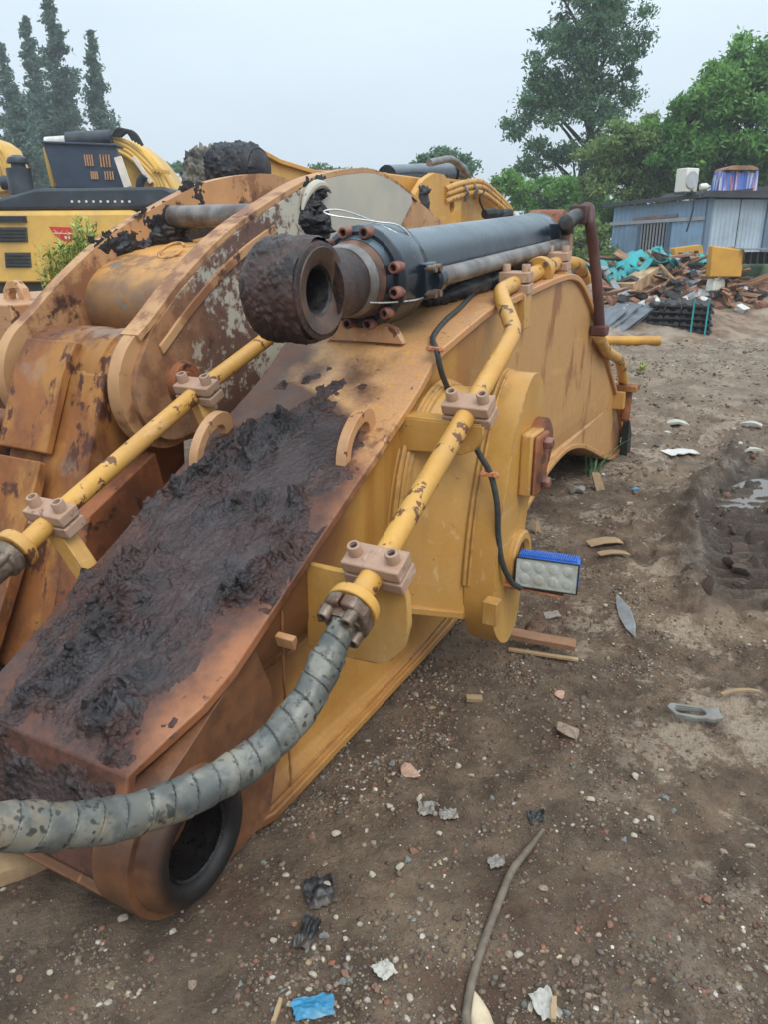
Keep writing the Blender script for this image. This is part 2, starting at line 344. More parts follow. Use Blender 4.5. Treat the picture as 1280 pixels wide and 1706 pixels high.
b = NB('stick_tan'); col = b.mix(b.ramp(b.noise(4, 6), .35, .65), lin(190, 146, 102), lin(172, 128, 88))
col = b.mix(b.ramp(b.noise(3.5, 7, .66, b.co(loc=(4, 2, 0))), .5, .6, 0, .9), col, lin(128, 84, 56))
col = b.mix(b.ramp(b.noise(6, 7, .66, b.co(loc=(1, 7, 0))), .58, .66), col, lin(66, 42, 34))
b.set('Base Color', col).set('Roughness', .62); b.bump(b.noise(28, 6), .3, .005)
b = NB('stick_yellow'); col = b.mix(b.ramp(b.noise(5, 6), .35, .65), lin(206, 150, 80), lin(188, 138, 80))
lowz = b.ramp(b.math('ADD', b.xyz()[2], b.math('MULTIPLY', b.noise(7, 6, .65), .22)), 1.42, 1.54, 1, 0); col = b.mix(b.math('MULTIPLY', lowz, .9), col, b.mix(b.ramp(b.noise(12, 6, .65), .35, .65), lin(112, 90, 74), lin(140, 104, 68))); col = b.mix(b.ramp(b.noise(5, 8, .7), .5, .62, 0, .8), col, lin(124, 86, 58)); col = b.mix(b.ramp(b.noise(9, 7, .66), .6, .66), col, lin(120, 112, 104))
b.set('Base Color', col).set('Roughness', .6); b.bump(b.noise(28, 6), .3, .005)
# cylinder paint: dark blue-black with dust and painted-in sky reflection on upward faces
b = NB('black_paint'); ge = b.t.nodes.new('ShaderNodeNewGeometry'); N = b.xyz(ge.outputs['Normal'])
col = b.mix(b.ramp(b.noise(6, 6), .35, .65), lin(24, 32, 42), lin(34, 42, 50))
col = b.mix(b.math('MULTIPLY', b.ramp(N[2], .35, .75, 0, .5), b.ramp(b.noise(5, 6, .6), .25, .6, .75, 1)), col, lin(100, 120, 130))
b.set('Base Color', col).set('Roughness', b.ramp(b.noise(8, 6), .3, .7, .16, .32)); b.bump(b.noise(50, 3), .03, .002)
simple('black_hose', lin(38, 42, 46), .5, var=.3, sc_=20, bump=.2, dirt=lin(110, 104, 96), dirtamt=.35)
simple('steel_tube', lin(120, 116, 112), .4, var=.35, sc_=16, bump=.3, dirt=lin(84, 62, 50), dirtamt=.55, metal=.25)
simple('bolt_steel', lin(120, 104, 90), .42, var=.35, sc_=40, bump=.3, dirt=lin(96, 60, 44), dirtamt=.6, metal=.5)
simple('bolt_rust', lin(132, 86, 72), .55, var=.4, sc_=40, bump=.3, dirt=lin(56, 42, 42), dirtamt=.5)
simple('copper_band', lin(112, 74, 54), .45, var=.35, sc_=10, bump=.2, dirt=lin(48, 44, 46), dirtamt=.7)
simple('wire', lin(190, 190, 186), .35, var=.1, sc_=30, bump=0, metal=.6)
simple('dark_inside', lin(24, 22, 22), .5, var=.5, sc_=40, bump=.6, dirt=lin(90, 86, 84), dirtamt=.35)
simple('bore_black', lin(22, 20, 20), .35, var=.5, sc_=30, bump=.7)
simple('hose_red', lin(86, 52, 46), .55, var=.3, sc_=10, bump=.3, dirt=lin(70, 44, 40), dirtamt=.5)
# spiral wrapped hose: grey-blue sleeve with dark blots, tan below
b = NB('hose_wrap'); X = b.xyz(); ge = b.t.nodes.new('ShaderNodeNewGeometry'); N = b.xyz(ge.outputs['Normal'])
col = b.mix(b.ramp(b.noise(14, 5), .35, .65), lin(82, 83, 79), lin(128, 126, 116))
tan = b.ramp(b.noise(8, 5, .6, b.co(loc=(0, 4, 0))), .46, .62)
col = b.mix(b.math('MULTIPLY', tan, .75), col, lin(134, 120, 98))
vd = b.t.nodes.new('ShaderNodeVectorMath'); vd.operation = 'MULTIPLY_ADD'; nz = b.t.nodes.new('ShaderNodeTexNoise'); nz.inputs['Scale'].default_value = 30; b.t.links.new(b.tc.outputs['Object'], nz.inputs['Vector']); b.t.links.new(nz.outputs[1], vd.inputs[0]); vd.inputs[1].default_value = (.05, .05, .05); b.t.links.new(b.tc.outputs['Object'], vd.inputs[2])
sp = b.math('MAXIMUM', b.ramp(b.math('ADD', b.voro(38, vd.outputs[0]), b.math('MULTIPLY', b.noise(9, 3), .6)), .5, .62, 1, 0), b.ramp(b.noise(22, 7, .7), .55, .64, 0, .8))
col = b.mix(b.math('MULTIPLY', sp, .85), col, lin(44, 48, 48))
col = b.mix(b.ramp(b.noise(9, 6, .6, b.co(loc=(7, 0, 3))), .52, .6, 0, .7), col, lin(78, 82, 80))
b.set('Base Color', col).set('Roughness', b.ramp(b.noise(18, 4), .3, .7, .3, .5)); b.bump(b.noise(40, 4), .15, .003)
simple('blue_plastic', lin(38, 104, 196), .4, var=.12, sc_=20, bump=.1)
simple('lens', lin(176, 178, 170), .3, var=.1, sc_=30, bump=.1, dirt=lin(140, 132, 116), dirtamt=.4)
simple('orange_bracket', lin(190, 122, 84), .5, var=.2, sc_=20, bump=.2, dirt=lin(110, 66, 44))
simple('black_rubber', lin(24, 26, 26), .6, var=.3, sc_=25, bump=.3)
simple('cable_sleeve', lin(50, 54, 52), .55, var=.3, sc_=60, bump=.5)
simple('dry_clay', lin(116, 112, 102), .85, var=.3, sc_=16, bump=.6, dirt=lin(60, 58, 60), dirtamt=.7)
simple('eye_brown', lin(84, 62, 50), .5, var=.35, sc_=16, bump=.4, dirt=lin(46, 34, 30), dirtamt=.6)
# ================================================================== ground
b = NB('mud'); X = b.xyz()
n1 = b.noise(1.1, 7, .62); n2 = b.noise(7, 7, .66); n3 = b.noise(60, 6, .7)
col = b.mix(b.ramp(n2, .3, .7), lin(86, 71, 58), lin(130, 110, 90))
col = b.mix(b.ramp(n1, .5, .66, 0, .75), col, lin(156, 134, 110))
col = b.mix(b.ramp(b.noise(2.3, 6, .6, b.co(loc=(3, 8, 0))), .54, .66, 0, .55), col, lin(94, 64, 50))
pn = b.math('ADD', b.math('MULTIPLY', b.noise(2.6, 8, .7, b.co(loc=(1, 5, 0))), .65), b.math('MULTIPLY', b.noise(26, 7, .7), .35)); pale = b.math('MULTIPLY', b.ramp(pn, .5, .57), b.ramp(X[0], .45, 1.0))
col = b.mix(b.math('MULTIPLY', pale, .8), col, lin(178, 160, 140))
col = b.mix(b.ramp(b.noise(5, 6, .6, b.co(loc=(6, 1, 0))), .6, .7, 0, .6), col, lin(66, 53, 44))
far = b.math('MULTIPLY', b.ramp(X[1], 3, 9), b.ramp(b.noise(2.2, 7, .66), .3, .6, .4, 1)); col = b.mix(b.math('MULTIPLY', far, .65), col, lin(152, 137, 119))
sp = b.ramp(b.voro(95, feat='F1'), .16, .24, 1, 0)
ry = b.t.nodes.new('ShaderNodeTexVoronoi'); ry.inputs['Scale'].default_value = 95; b.t.links.new(b.tc.outputs['Object'], ry.inputs['Vector'])
spc = b.mix(.72, ry.outputs[1], lin(128, 112, 100)); gate = b.ramp(b.noise(5, 4), .42, .56, 0, .85)
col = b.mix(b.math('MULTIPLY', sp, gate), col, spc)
col = b.mix(b.ramp(n3, .35, .75, 0, .3), col, lin(54, 43, 35))
wa = b.xyz(b.attr('col')); col = b.mix(b.math('MULTIPLY', wa[0], .8), col, lin(60, 50, 43))
b.set('Base Color', col)
wet = b.ramp(b.noise(1.7, 5, .6, b.co(loc=(2, 2, 0))), .55, .68)
b.set('Roughness', b.math('SUBTRACT', b.math('SUBTRACT', .92, b.math('MULTIPLY', wet, .3)), b.math('MULTIPLY', wa[0], .35))); b.set('Specular IOR Level', .35)
b.bump(b.math('ADD', b.math('ADD', n3, b.math('MULTIPLY', b.noise(22, 6, .65), 1.2)), b.math('MULTIPLY', sp, .5)), 1.0, .016)
def grade(segs):                          # graded coordinates: (start, end, step) ...
    out = []
    for a, c, st in segs: out += list(np.arange(a, c, st))
    return np.array(out + [segs[-1][1]])
xs_ = grade([(-200, -40, 20), (-40, -6, 2), (-6, -1.3, .12), (-1.3, 2.9, .0125), (2.9, 6, .06), (6, 14, .25), (14, 60, 4), (60, 200, 35)])
ys_ = grade([(-60, -20, 20), (-20, .4, 2), (.4, 3.6, .0125), (3.6, 7, .028), (7, 14, .08), (14, 30, .4), (30, 100, 5), (100, 240, 35)])
rutc = np.array([[1.75, 3.0], [1.95, 3.6], [2.25, 4.3], [2.7, 5.2]])
def gh(x, y):
    x = np.asarray(x, float); y = np.asarray(y, float)
    near = 1 - sstep(9, 22, np.hypot(x, y))
    h = (fbm(x * .8, y * .8, 4, 1) - .5) * .10 + (fbm(x * 5, y * 5, 4, 2) - .5) * .045 + (fbm(x * 18, y * 18, 4, 3, .6) - .5) * .034
    # rougher clods on the right, track ruts with cleat marks
    rx = np.interp(y, [2.6, 3.0, 3.4, 4.15, 4.86, 5.6, 7.5], [1.36, 1.42, 1.52, 1.76, 2.2, 2.7, 3.6]); d = x - rx
    inr = sstep(0, .08, d) * (1 - sstep(.55, .7, d)) * sstep(2.9, 3.3, y) * (1 - sstep(5.2, 6, y))
    berm = np.exp(-((d + .04) / .09) ** 2) * sstep(2.7, 3.2, y) * (1 - sstep(5.4, 6.5, y))
    gh.rut = np.clip(inr + berm * .8, 0, 1)
    h = h + berm * (.02 + .14 * fbm(x * 8, y * 8, 4, 8) ** 1.5) - inr * .05 + inr * .03 * np.sin((y * 1.0 + x * .16) * 2 * np.pi / .115 + 2 * fbm(x * 3, y * 3, 2, 4))
    cl_ = sstep(.52, .72, fbm(x * 7, y * 7, 3, 9)) * sstep(.7, 1.4, x) * .04; h = h + cl_
    # shallow foot holes
    for (a, c, r, dp) in ((1.02, 1.72, .12, .05), (1.25, 1.5, .1, .04), (1.1, 1.25, .1, .04), (1.3, 2.0, .12, .04)):
        h = h - dp * np.exp(-(((x - a) ** 2 + (y - c) ** 2) / r ** 2))
    # flat bed below the boom and the stick, small bank at the nose
    s = (x - BF.o.x) * BF.es.x + (y - BF.o.y) * BF.es.y; t = (x - BF.o.x) * BF.et.x + (y - BF.o.y) * BF.et.y
    bed = sstep(-.9, -.3, s) * (1 - sstep(4.6, 5.2, s)) * sstep(-4, -2.8, t) * (1 - sstep(-.05, .35, t))
    h = h * (1 - .8 * bed) - .012 * bed
    h = h + .045 * np.exp(-(((s + .2) / .25) ** 2 + ((t + .1) / .25) ** 2))
    return h * near
XX, YY = np.meshgrid(xs_, ys_, indexing='ij'); ZZ = gh(XX, YY); RU = gh.rut.ravel(); RC = np.stack([RU, RU * 0, RU * 0, RU * 0 + 1], -1)
idx = np.arange(XX.size).reshape(XX.shape)
Fq = np.stack([idx[:-1, :-1], idx[1:, :-1], idx[1:, 1:], idx[:-1, 1:]], -1).reshape(-1, 4)
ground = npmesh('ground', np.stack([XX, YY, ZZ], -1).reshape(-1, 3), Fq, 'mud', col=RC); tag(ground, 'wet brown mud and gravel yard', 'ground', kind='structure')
def gz(x, y): return float(gh(np.array([x]), np.array([y]))[0])
def GG(x, y, lift=0.0):
    p = G(x, y)
    for _ in range(3): p = G(x, y, gz(p.x, p.y))
    return Vector((p.x, p.y, gz(p.x, p.y) + lift))
b = NB('puddle'); b.set('Base Color', lin(92, 80, 68)).set('Roughness', .04).set('Specular IOR Level', .8)
m = MB(); 
S_ = [(-.25, -.7), (.05, -.8), (.3, -.45), (.36, .0), (.3, .5), (.12, .8), (-.12, .6), (-.3, .2), (-.22, -.2)]
pts = [(p.x, p.y) for p in cat([(a, c, 0) for a, c in S_ + [S_[0]]], 5)][:-1]
cx_, cy_ = 2.2, 4.2
pu = MB().add([(cx_ + a + c * .3, cy_ + c, gz(2.42, 4.3) - .0) for a, c in pts], [tuple(range(len(pts)))]).build('puddle', 'puddle', None)
zz = [gz(cx_ + a + c * .3, cy_ + c) for a, c in S_]; zl = sorted(float(v) for v in gh(np.array([cx_ + a + c * .3 for a, c in pts] + [cx_] * 20), np.array([cy_ + c for a, c in pts] + list(np.linspace(3.8, 4.8, 20)))))
for v in pu.data.vertices: v.co.z = zl[int(len(zl) * .45)]
tag(pu, 'rain water lying in the track rut', 'puddle', kind='structure')

# gravel: thousands of small stones, one object
def icos():
    p = (1 + 5 ** .5) / 2; v = np.array([(-1, p, 0), (1, p, 0), (-1, -p, 0), (1, -p, 0), (0, -1, p), (0, 1, p), (0, -1, -p), (0, 1, -p), (p, 0, -1), (p, 0, 1), (-p, 0, -1), (-p, 0, 1)], float)
    f = np.array([(0, 11, 5), (0, 5, 1), (0, 1, 7), (0, 7, 10), (0, 10, 11), (1, 5, 9), (5, 11, 4), (11, 10, 2), (10, 7, 6), (7, 1, 8), (3, 9, 4), (3, 4, 2), (3, 2, 6), (3, 6, 8), (3, 8, 9), (4, 9, 5), (2, 4, 11), (6, 2, 10), (8, 6, 7), (9, 8, 1)])
    return v / np.linalg.norm(v[0]), f
IV, IF = icos()
b = NB('gravel'); at = b.attr('col'); b.set('Base Color', b.mix(b.ramp(b.noise(70, 4), .3, .7, .15, .65), at, lin(78, 64, 52))).set('Roughness', .75); b.bump(b.noise(160, 4), .3, .003)
PAL = np.array([lin(*c)[:3] for c in ((188, 174, 156), (206, 198, 184), (140, 124, 106), (122, 104, 88), (104, 88, 74), (132, 92, 76), (144, 88, 68), (108, 74, 60), (150, 130, 100), (96, 94, 86), (112, 114, 102), (88, 72, 60))])
PW = np.array([.05, .025, .16, .22, .24, .03, .015, .04, .06, .05, .03, .16]); PW /= PW.sum()
def stones(n, xr, yr, smin, smax, pw, dens, seed, up_=-.02):
    r = np.random.default_rng(seed); x = r.uniform(*xr, n * 5); y = r.uniform(*yr, n * 5); k = dens(x, y) > r.random(n * 5); x = x[k][:n]; y = y[k][:n]; n = len(x)
    sz = smin * (smax / smin) ** (r.random(n) ** pw); z = gh(x, y)
    base = IV[None] * (1 + r.uniform(-.28, .28, (n, 12, 1))); scl = np.stack([r.uniform(.75, 1.25, n), r.uniform(.6, 1., n), r.uniform(.4, .75, n)], -1)
    v = base * scl[:, None] * sz[:, None, None] * .5; a = r.uniform(0, 6.28, n); ca, sa = np.cos(a), np.sin(a)
    vx = v[..., 0] * ca[:, None] - v[..., 1] * sa[:, None] + x[:, None]; vy = v[..., 0] * sa[:, None] + v[..., 1] * ca[:, None] + y[:, None]; vz = v[..., 2] + (z + sz * up_)[:, None]
    f = IF[None] + (np.arange(n) * 12)[:, None, None]; c = PAL[r.choice(len(PAL), n, p=PW)] * r.uniform(.75, 1.35, (n, 1))
    c4 = np.concatenate([np.repeat(c[:, None], 12, 1), np.ones((n, 12, 1))], -1)
    return np.stack([vx, vy, vz], -1).reshape(-1, 3), f.reshape(-1, 3), c4.reshape(-1, 4)
def dn(x, y):
    d = sstep(.42, .66, fbm(x * 2.6, y * 2.6, 5, 77, .6)); left = 1 - sstep(.35, 1.0, x - .12 * y); d = d * (.2 + .9 * left) + .12 * left
    s = (x - BF.o.x) * BF.es.x + (y - BF.o.y) * BF.es.y; t = (x - BF.o.x) * BF.et.x + (y - BF.o.y) * BF.et.y
    return np.where((t < -.06) & (t > -3) & (s > -.33) & (s < 4.6), 0, d)
sets = [stones(42000, (-1.0, 1.5), (.75, 3.4), .003, .02, 2.8, dn, 1), stones(6000, (-.2, 2.6), (2.2, 6.5), .007, .03, 2.2, dn, 2), stones(8000, (.8, 6), (4, 13), .012, .07, 2.6, lambda x, y: .3 + .7 * sstep(.4, .6, fbm(x, y, 3, 5)), 3)]
V = []; Fc = []; C4 = []; k = 0
for v, f, c in sets: V.append(v); Fc.append(f + k); C4.append(c); k += len(v)
gr = npmesh('gravel', np.concatenate(V), np.concatenate(Fc), 'gravel', smooth=False, col=np.concatenate(C4)); tag(gr, 'scattered gravel pressed into the mud', 'gravel', kind='stuff')
# ================================================================== the boom in the foreground
boom = root('excavator_boom', 'yellow excavator boom caked in black grease, lying in front with a hydraulic cylinder on top', 'excavator boom', BF.o, BF.rz)
TOP = [(-.272, .416), (0, .552), (.294, .70), (.576, .842), (.917, 1.006), (1.06, 1.09), (1.14, 1.145), (1.28, 1.18), (1.45, 1.218), (1.693, 1.262), (2.223, 1.31), (2.60, 1.338), (2.82, 1.336), (2.99, 1.30), (3.175, 1.215), (3.38, 1.09), (3.568, .952), (3.88, .74), (4.19, .52), (4.45, .30), (4.62, .12)]
BOT = [(-.34, .12), (-.2, .045), (0, .02), (.5, .02), (1.316, .03), (1.75, .09), (2.1, .19), (2.33, .262), (2.6, .343), (2.94, .376), (3.25, .33), (3.533, .246), (4.0, .08), (4.3, .005), (4.5, .0), (4.6, .04)]
topc = [Vector((-.345, .17))] + [Vector((p.x, p.y)) for p in cat([(a, b, 0) for a, b in TOP], 3)]
botc = [Vector((p.x, p.y)) for p in cat([(a, b, 0) for a, b in BOT], 3)]
def ribbon(c, th, side, tR, tL):          # plate of thickness th following a curve in (s,z)
    m = MB(); n = len(c); vs = []; fs = []
    for i in range(n):
        d = (c[min(i + 1, n - 1)] - c[max(i - 1, 0)]).normalized(); nn = Vector((-d.y, d.x)) * side
        q = c[i] - nn * th; r = tR(c[i].x); l = tL(c[i].x)
        vs += [(r, c[i].x, c[i].y), (l, c[i].x, c[i].y), (l, q.x, q.y), (r, q.x, q.y)]
    for i in range(n - 1):
        for k in range(4): fs.append((4 * i + k, 4 * i + (k + 1) % 4, 4 * i + 4 + (k + 1) % 4, 4 * i + 4 + k))
    fs += [(0, 1, 2, 3), (4 * n - 1, 4 * n - 2, 4 * n - 3, 4 * n - 4)]
    return m.add(vs, fs)
WB = .615
tRt = lambda s: 0.0 if s > -.02 else -.075 * min(1, (-.02 - s) / .22) ** 1.5
ribbon(topc, .03, 1, tRt, lambda s: -WB).build('top_plate', 'top_plate', boom, .005)
ribbon(botc, .028, -1, lambda s: 0.0 if s > .12 else -.075 * min(1, (.12 - s) / .2), lambda s: -WB).build('bottom_plate', 'yellow_side', boom, .005)
def inset(c, d, side):
    n = len(c); out = []
    for i in range(n):
        e = (c[min(i + 1, n - 1)] - c[max(i - 1, 0)]).normalized(); out.append(c[i] - Vector((-e.y, e.x)) * side * d)
    return out
web = inset(topc, .027, 1) + inset(botc, .025, -1)[::-1]
SZ = lambda a, b, c: (c, a, b)
for nm, t0, t1 in (('side_plate', -.043, -.022), ('side_plate', -WB + .022, -WB + .043)):
    m = MB(); n = len(web); loops = [[(p.x, p.y) for p in web]]
    m.prism(loops[0], lambda a, b_, c: (c + (tRt(a) if c > -.1 else 0), a, b_), t0, t1); m.build(nm, 'yellow_side', boom)
# weld lines on the side plate
def weld(pts, t=-.019, r=.006, par=boom, mt='yellow_side'):
    P = cat([(t, a, z) for a, z in pts], 10); return MB().tube(P, [r * (1 + .25 * ((i * 7) % 3 - 1)) for i in range(len(P))], 8).build('weld_seam', mt, par)
weld([(p.x, p.y - .032) for p in topc[6:34:3]]); weld([(p.x, p.y + .03) for p in botc[3:30:4]])
weld([(.235, .03), (.232, .2), (.225, .4), (.23, .6)], r=.004)
# nose casting: cheek that runs from the side plate into the pin boss
c = (0, -.18, .215); ck = [(.10, .565), (.16, .42), (.17, .2), (.12, .035), (.0, .03)]
ck += [(c[1] + .185 * math.cos(R(a)), c[2] + .185 * math.sin(R(a))) for a in range(278, 118, -8)] + [(-.16, .425), (-.03, .495)]
MB().prism(ck, lambda a, b_, t_: (t_, a, b_), -.115, -.012, [[(c[1] + .0965 * math.cos(R(a)), c[2] + .0965 * math.sin(R(a))) for a in range(0, 360, 9)]]).build('nose_casting', 'nose_rust', boom, .012, seg=3)
m = MB(); m.lathe([(.0965, .012), (.102, .026), (.112, .034), (.126, .037), (.142, .034), (.154, .024), (.162, .006), (.168, -.014), (.18, -.03), (.0965, -.03)], c, (1, 0, 0), 56, True)
nb = m.build('nose_boss', 'nose_rust', boom, 0)
MB().lathe([(.091, .014), (.0963, .018), (.0963, -.30), (.091, -.30)], c, (1, 0, 0), 40, True).build('bore_lip', 'bore_black', nb)
MB().lathe([(0, -.28), (.0955, -.28), (.0955, -.29), (0, -.29)], c, (1, 0, 0), 40).build('bore', 'bore_black', nb)

# grease over the top plate
def zt(s): return np.interp(s, [p.x for p in topc[1:20]], [p.y for p in topc[1:20]])
def grease(name, s0, s1, t0, t1, ns, ntt, mask, pos, mat, par, hmul=1., seed=3, kind=None):
    S, T = np.meshgrid(np.linspace(s0, s1, ns), np.linspace(t0, t1, ntt), indexing='ij')
    k = mask(S, T) + (fbm(S * 8 + 3, T * 8, 6, seed, .62) - .5) * .26
    wx = S + (fbm(S * 6, T * 6, 3, seed + 5) - .5) * .12; wy = T + (fbm(S * 6 + 9, T * 6, 3, seed + 8) - .5) * .12
    rid = 1 - np.abs(2 * fbm(wx * 13 + wy * 6, wy * 26 - wx * 9, 4, seed + 20) - 1); cl_ = fbm(wx * 28, wy * 28, 4, seed + 30, .6); lump = sstep(.5, .72, fbm(wx * 16, wy * 16, 3, seed + 40))
    big = fbm(S * 4, T * 4, 3, seed + 50)
    fine = fbm(wx * 70, wy * 70, 3, seed + 60, .6)
    pat = sstep(.34, .56, fbm(S * 4 + T * 1.5, T * 10 - S * 2, 4, seed + 70)); h = .003 + pat * (.030 * rid ** 4 * sstep(.25, .6, big) + .032 * lump * sstep(.3, .55, big) + .016 * (cl_ - .3)) + (.25 + .75 * pat) * .009 * (fine - .4)
    H_ = h * hmul * sstep(0, .09, k) - .004 * (1 - sstep(-.01, .015, k))
    V = pos(S, T, H_).reshape(-1, 3); idx = np.arange(ns * ntt).reshape(ns, ntt)
    ok = (k > -.02); q = ok[:-1, :-1] | ok[1:, :-1] | ok[:-1, 1:] | ok[1:, 1:]
    Fq = np.stack([idx[:-1, :-1], idx[1:, :-1], idx[1:, 1:], idx[:-1, 1:]], -1)[q]
    thin = 1 - sstep(.004, .012, h); fe = 1 - sstep(.01, .10, k); cc = np.stack([thin, fe, thin * 0, thin * 0 + 1], -1).reshape(-1, 4)
    o = npmesh(name, V, Fq[:, ::-1], mat, par, col=cc); b_ = bmesh.new(); b_.from_mesh(o.data)
    bmesh.ops.delete(b_, geom=[v for v in b_.verts if not v.link_faces], context='VERTS'); b_.to_mesh(o.data); b_.free()
    if kind: o['kind'] = kind
    return o
sR = ([-.27, -.1, 0, .1, .19, .25, .3, .36, .5, .62, .75, .85, .92], [-.10, -.11, -.10, -.06, -.01, .03, .02, -.03, -.04, -.07, -.10, -.18, -.3])
sL = ([-.27, -.1, 0, .2, .5, .66, .75, .85, .92], [-.50, -.56, -.58, -.61, -.62, -.58, -.52, -.46, -.36])
def gm(S, T):
    r = np.interp(S, *sR); l = np.interp(S, *sL); k = np.minimum(r - T, T - l)
    k = np.minimum(k, (.95 - S) * .6); k = np.minimum(k, (S + .262) * 1.5)
    for (a, t_, rr) in ((.99, -.19, .02), (.95, -.5, .025), (1.0, -.42, .012)):
        k = np.maximum(k, rr - np.hypot((S - a) * .8, T - t_))
    return k
sl_ = math.atan(.5)
def gpos(S, T, h): return np.stack([T, S - h * math.sin(sl_), zt(S) + h * math.cos(sl_) + .001], -1)
grease('grease_layer', -.268, 1.16, -.612, -.002, 480, 210, gm, gpos, 'grease', boom)
def gm2(S, T): return np.minimum(np.minimum(-.11 - T, T + .5), np.minimum(S - .02, .2 - S)) 
def gpos2(S, T, h):
    d = Vector((-.073, -.246)).normalized(); return np.stack([T, -.272 + d.x * S - h * .96, .416 + d.y * S + h * .28], -1)
grease('grease_layer', 0, .24, -.6, -.08, 60, 130, gm2, gpos2, 'grease', boom, .7, 9)

# bent lifting lugs on the top plate
def lug(px, t, flip):
    q = BL(*px, t); s0 = q.y; m = MB(); P = []
    for k in range(15):
        a = math.pi * (k / 14); P.append((s0 + .075 - .095 * math.cos(a), .098 * math.sin(a) ** .8))
    ins = [(s0 + .075 + (p[0] - s0 - .075) * .62, p[1] * .64) for p in P]
    out = [(a, float(zt(np.array(a))) + h - .006) for a, h in P] + [(a, float(zt(np.array(a))) + h - .006) for a, h in ins[::-1]]
    m.prism(out, SZ, t - .017, t + .017); return m.build('lifting_lug', 'tan_plate', boom, .005)
lug((572, 770), -.085, 0); lug((325, 738), -.57, 1)

# chock plates under the cylinder
m = MB(); m.prism([(-.16, 1.165), (.16, 1.165), (.13, 1.215), (.06, 1.24), (-.1, 1.24)], lambda a, b_, c: (-.3 + a, c, b_), 1.16, 1.19); m.build('cylinder_rest', 'tan_plate', boom, .003)

# ---- pipework
def pipe(pts, r, par=boom, mt='pipe_yellow', name='pipe', n=18, fil=.07):
    return MB().tube(fillet(pts, fil), r, n).build(name, mt, par)
tp = .2
PR = [BL(575, 1030, tp), BL(630, 945, tp), BL(785, 680, tp), BL(858, 553, .15), BL(833, 486, -.02), BL(870, 466, -.06)]
pipe(PR, .031)
PR2 = [BL(855, 472, -.05), BL(900, 452, -.075), BL(935, 436, -.09), BL(965, 440, -.09), Vector((-.10, 3.45, 1.28))]
pipe(PR2, .034)
PLt = [BL(470, 545, -.76), BL(330, 652, -.75), BL(90, 862, -.74), BL(45, 905, -.735), BL(-30, 975, -.735)]
pipe(PLt, .029); pipe([PLt[0], PLt[0] + Vector((.05, .25, .06)), PLt[0] + Vector((.1, .7, .1))], .029)
def clamp(c, d, sz=(.15, .075, .034), par=boom, upv=Vector((0, 0, 1)), bh=.03, gap=.006, lift=.0):
    # two-piece block clamp round a pipe running along d; bolts stand on top
    d = d.normalized(); x = d.cross(upv).normalized(); z = x.cross(d); M = Matrix((x, d, z)).transposed(); c = Vector(c)
    m = MB(); m.box(c + z * (sz[2] / 2 + gap / 2 + lift), sz, M); ro = m.build('pipe_clamp', 'clamp_paint', par, .004)
    MB().box(c - z * (sz[2] / 2 + gap / 2), (sz[0] * 1.03, sz[1] * 1.04, sz[2]), M).build('clamp_base', 'clamp_paint', ro, .004)
    for k in (-1, 1):
        o = c + x * (k * sz[0] * .33) + z * (sz[2] + gap / 2 + lift)
        MB().lathe([(.0185, 0), (.0185, bh * .86), (.0165, bh), (.0105, bh), (.0095, bh * .6), (0, bh * .6)], o, z, 6 if False else 20).build('bolt', 'clamp_paint', ro)
        MB().lathe([(.0, .0), (.0103, .0), (.0103, .0025), (0, .0025)], o + z * (bh * .61), z, 6).build('bolt_socket', 'dark_inside', ro)
    return ro
U = Vector((-.10, -.32, .94))
clamp(PR[1] + (PR[2] - PR[1]) * .0, PR[2] - PR[1], (.165, .078, .036))
clamp(PR[1] + (PR[2] - PR[1]) * 1.0 - (PR[2] - PR[1]).normalized() * .01, PR[2] - PR[1], (.15, .075, .034))
clamp(PR2[0] + Vector((0, .04, .0)), PR2[1] - PR2[0], (.13, .08, .042)); clamp(PR2[2] + Vector((0, -.06, .004)), PR2[2] - PR2[1], (.12, .09, .04))
clamp(PLt[1], PLt[1] - PLt[2], (.15, .07, .032)); clamp(PLt[2], PLt[1] - PLt[2], (.15, .07, .034))
# riser blocks under the top clamps
for q in (PR2[0] + Vector((0, .04, 0)), PR2[2] + Vector((0, -.06, 0))):
    zt0 = float(zt(np.array(q.y))); MB().box((q.x, q.y, (q.z - .045 + zt0 - .004) / 2), (.12, .085, max(.02, q.z - .045 - zt0 + .004))).build('clamp_riser', 'yellow', boom, .004)
# flange joint on the upper pipe
d = (PR2[2] - PR2[1]).normalized(); o = PR2[1]
m = MB(); m.lathe([(.034, -.03), (.065, -.03), (.065, 0), (.065, .028), (.034, .028)], o, d, 28, False); fl = m.build('pipe_flange', 'pipe_yellow', boom, .003)
for k in range(4):
    a = R(45 + 90 * k); x = d.cross(Vector((0, 0, 1))).normalized(); z = x.cross(d); MB().lathe([(.012, -.05), (.012, .045)], o + (x * math.cos(a) + z * math.sin(a)) * .053, d, 6).build('bolt', 'bolt_steel', fl)
# coupling: split flange between pipe and hose
d = (PR[0] - PR[1]).normalized(); x = d.cross(Vector((0, 0, 1))).normalized(); z = x.cross(d); o = PR[0] - d * .05
m = MB(); m.lathe([(.03, -.012), (.062, -.012), (.066, 0), (.066, .02), (.03, .02)], o, d, 30); cp = m.build('coupling_collar', 'pipe_yellow', boom, .003)
o2 = o + d * .024; m = MB()
for k in (-1, 1): m.prism([(k * .003, -.066), (k * .035, -.062), (k * .06, -.03), (k * .06, .03), (k * .035, .062), (k * .003, .066)], lambda a, b_, c: o2 + x * a + z * b_ + d * c, 0, .036)
sf = m.build('split_flange', 'bolt_steel', cp, .006)
for k in (-1, 1):
    for j in (-1, 1): MB().lathe([(.0165, -.01), (.0165, .03), (.014, .034), (.0085, .034), (.0085, .02), (0, .02)], o2 + x * (k * .032) + z * (j * .036) + d * .034, d, 18).build('bolt', 'bolt_steel', cp)
HS = o2 + d * .02
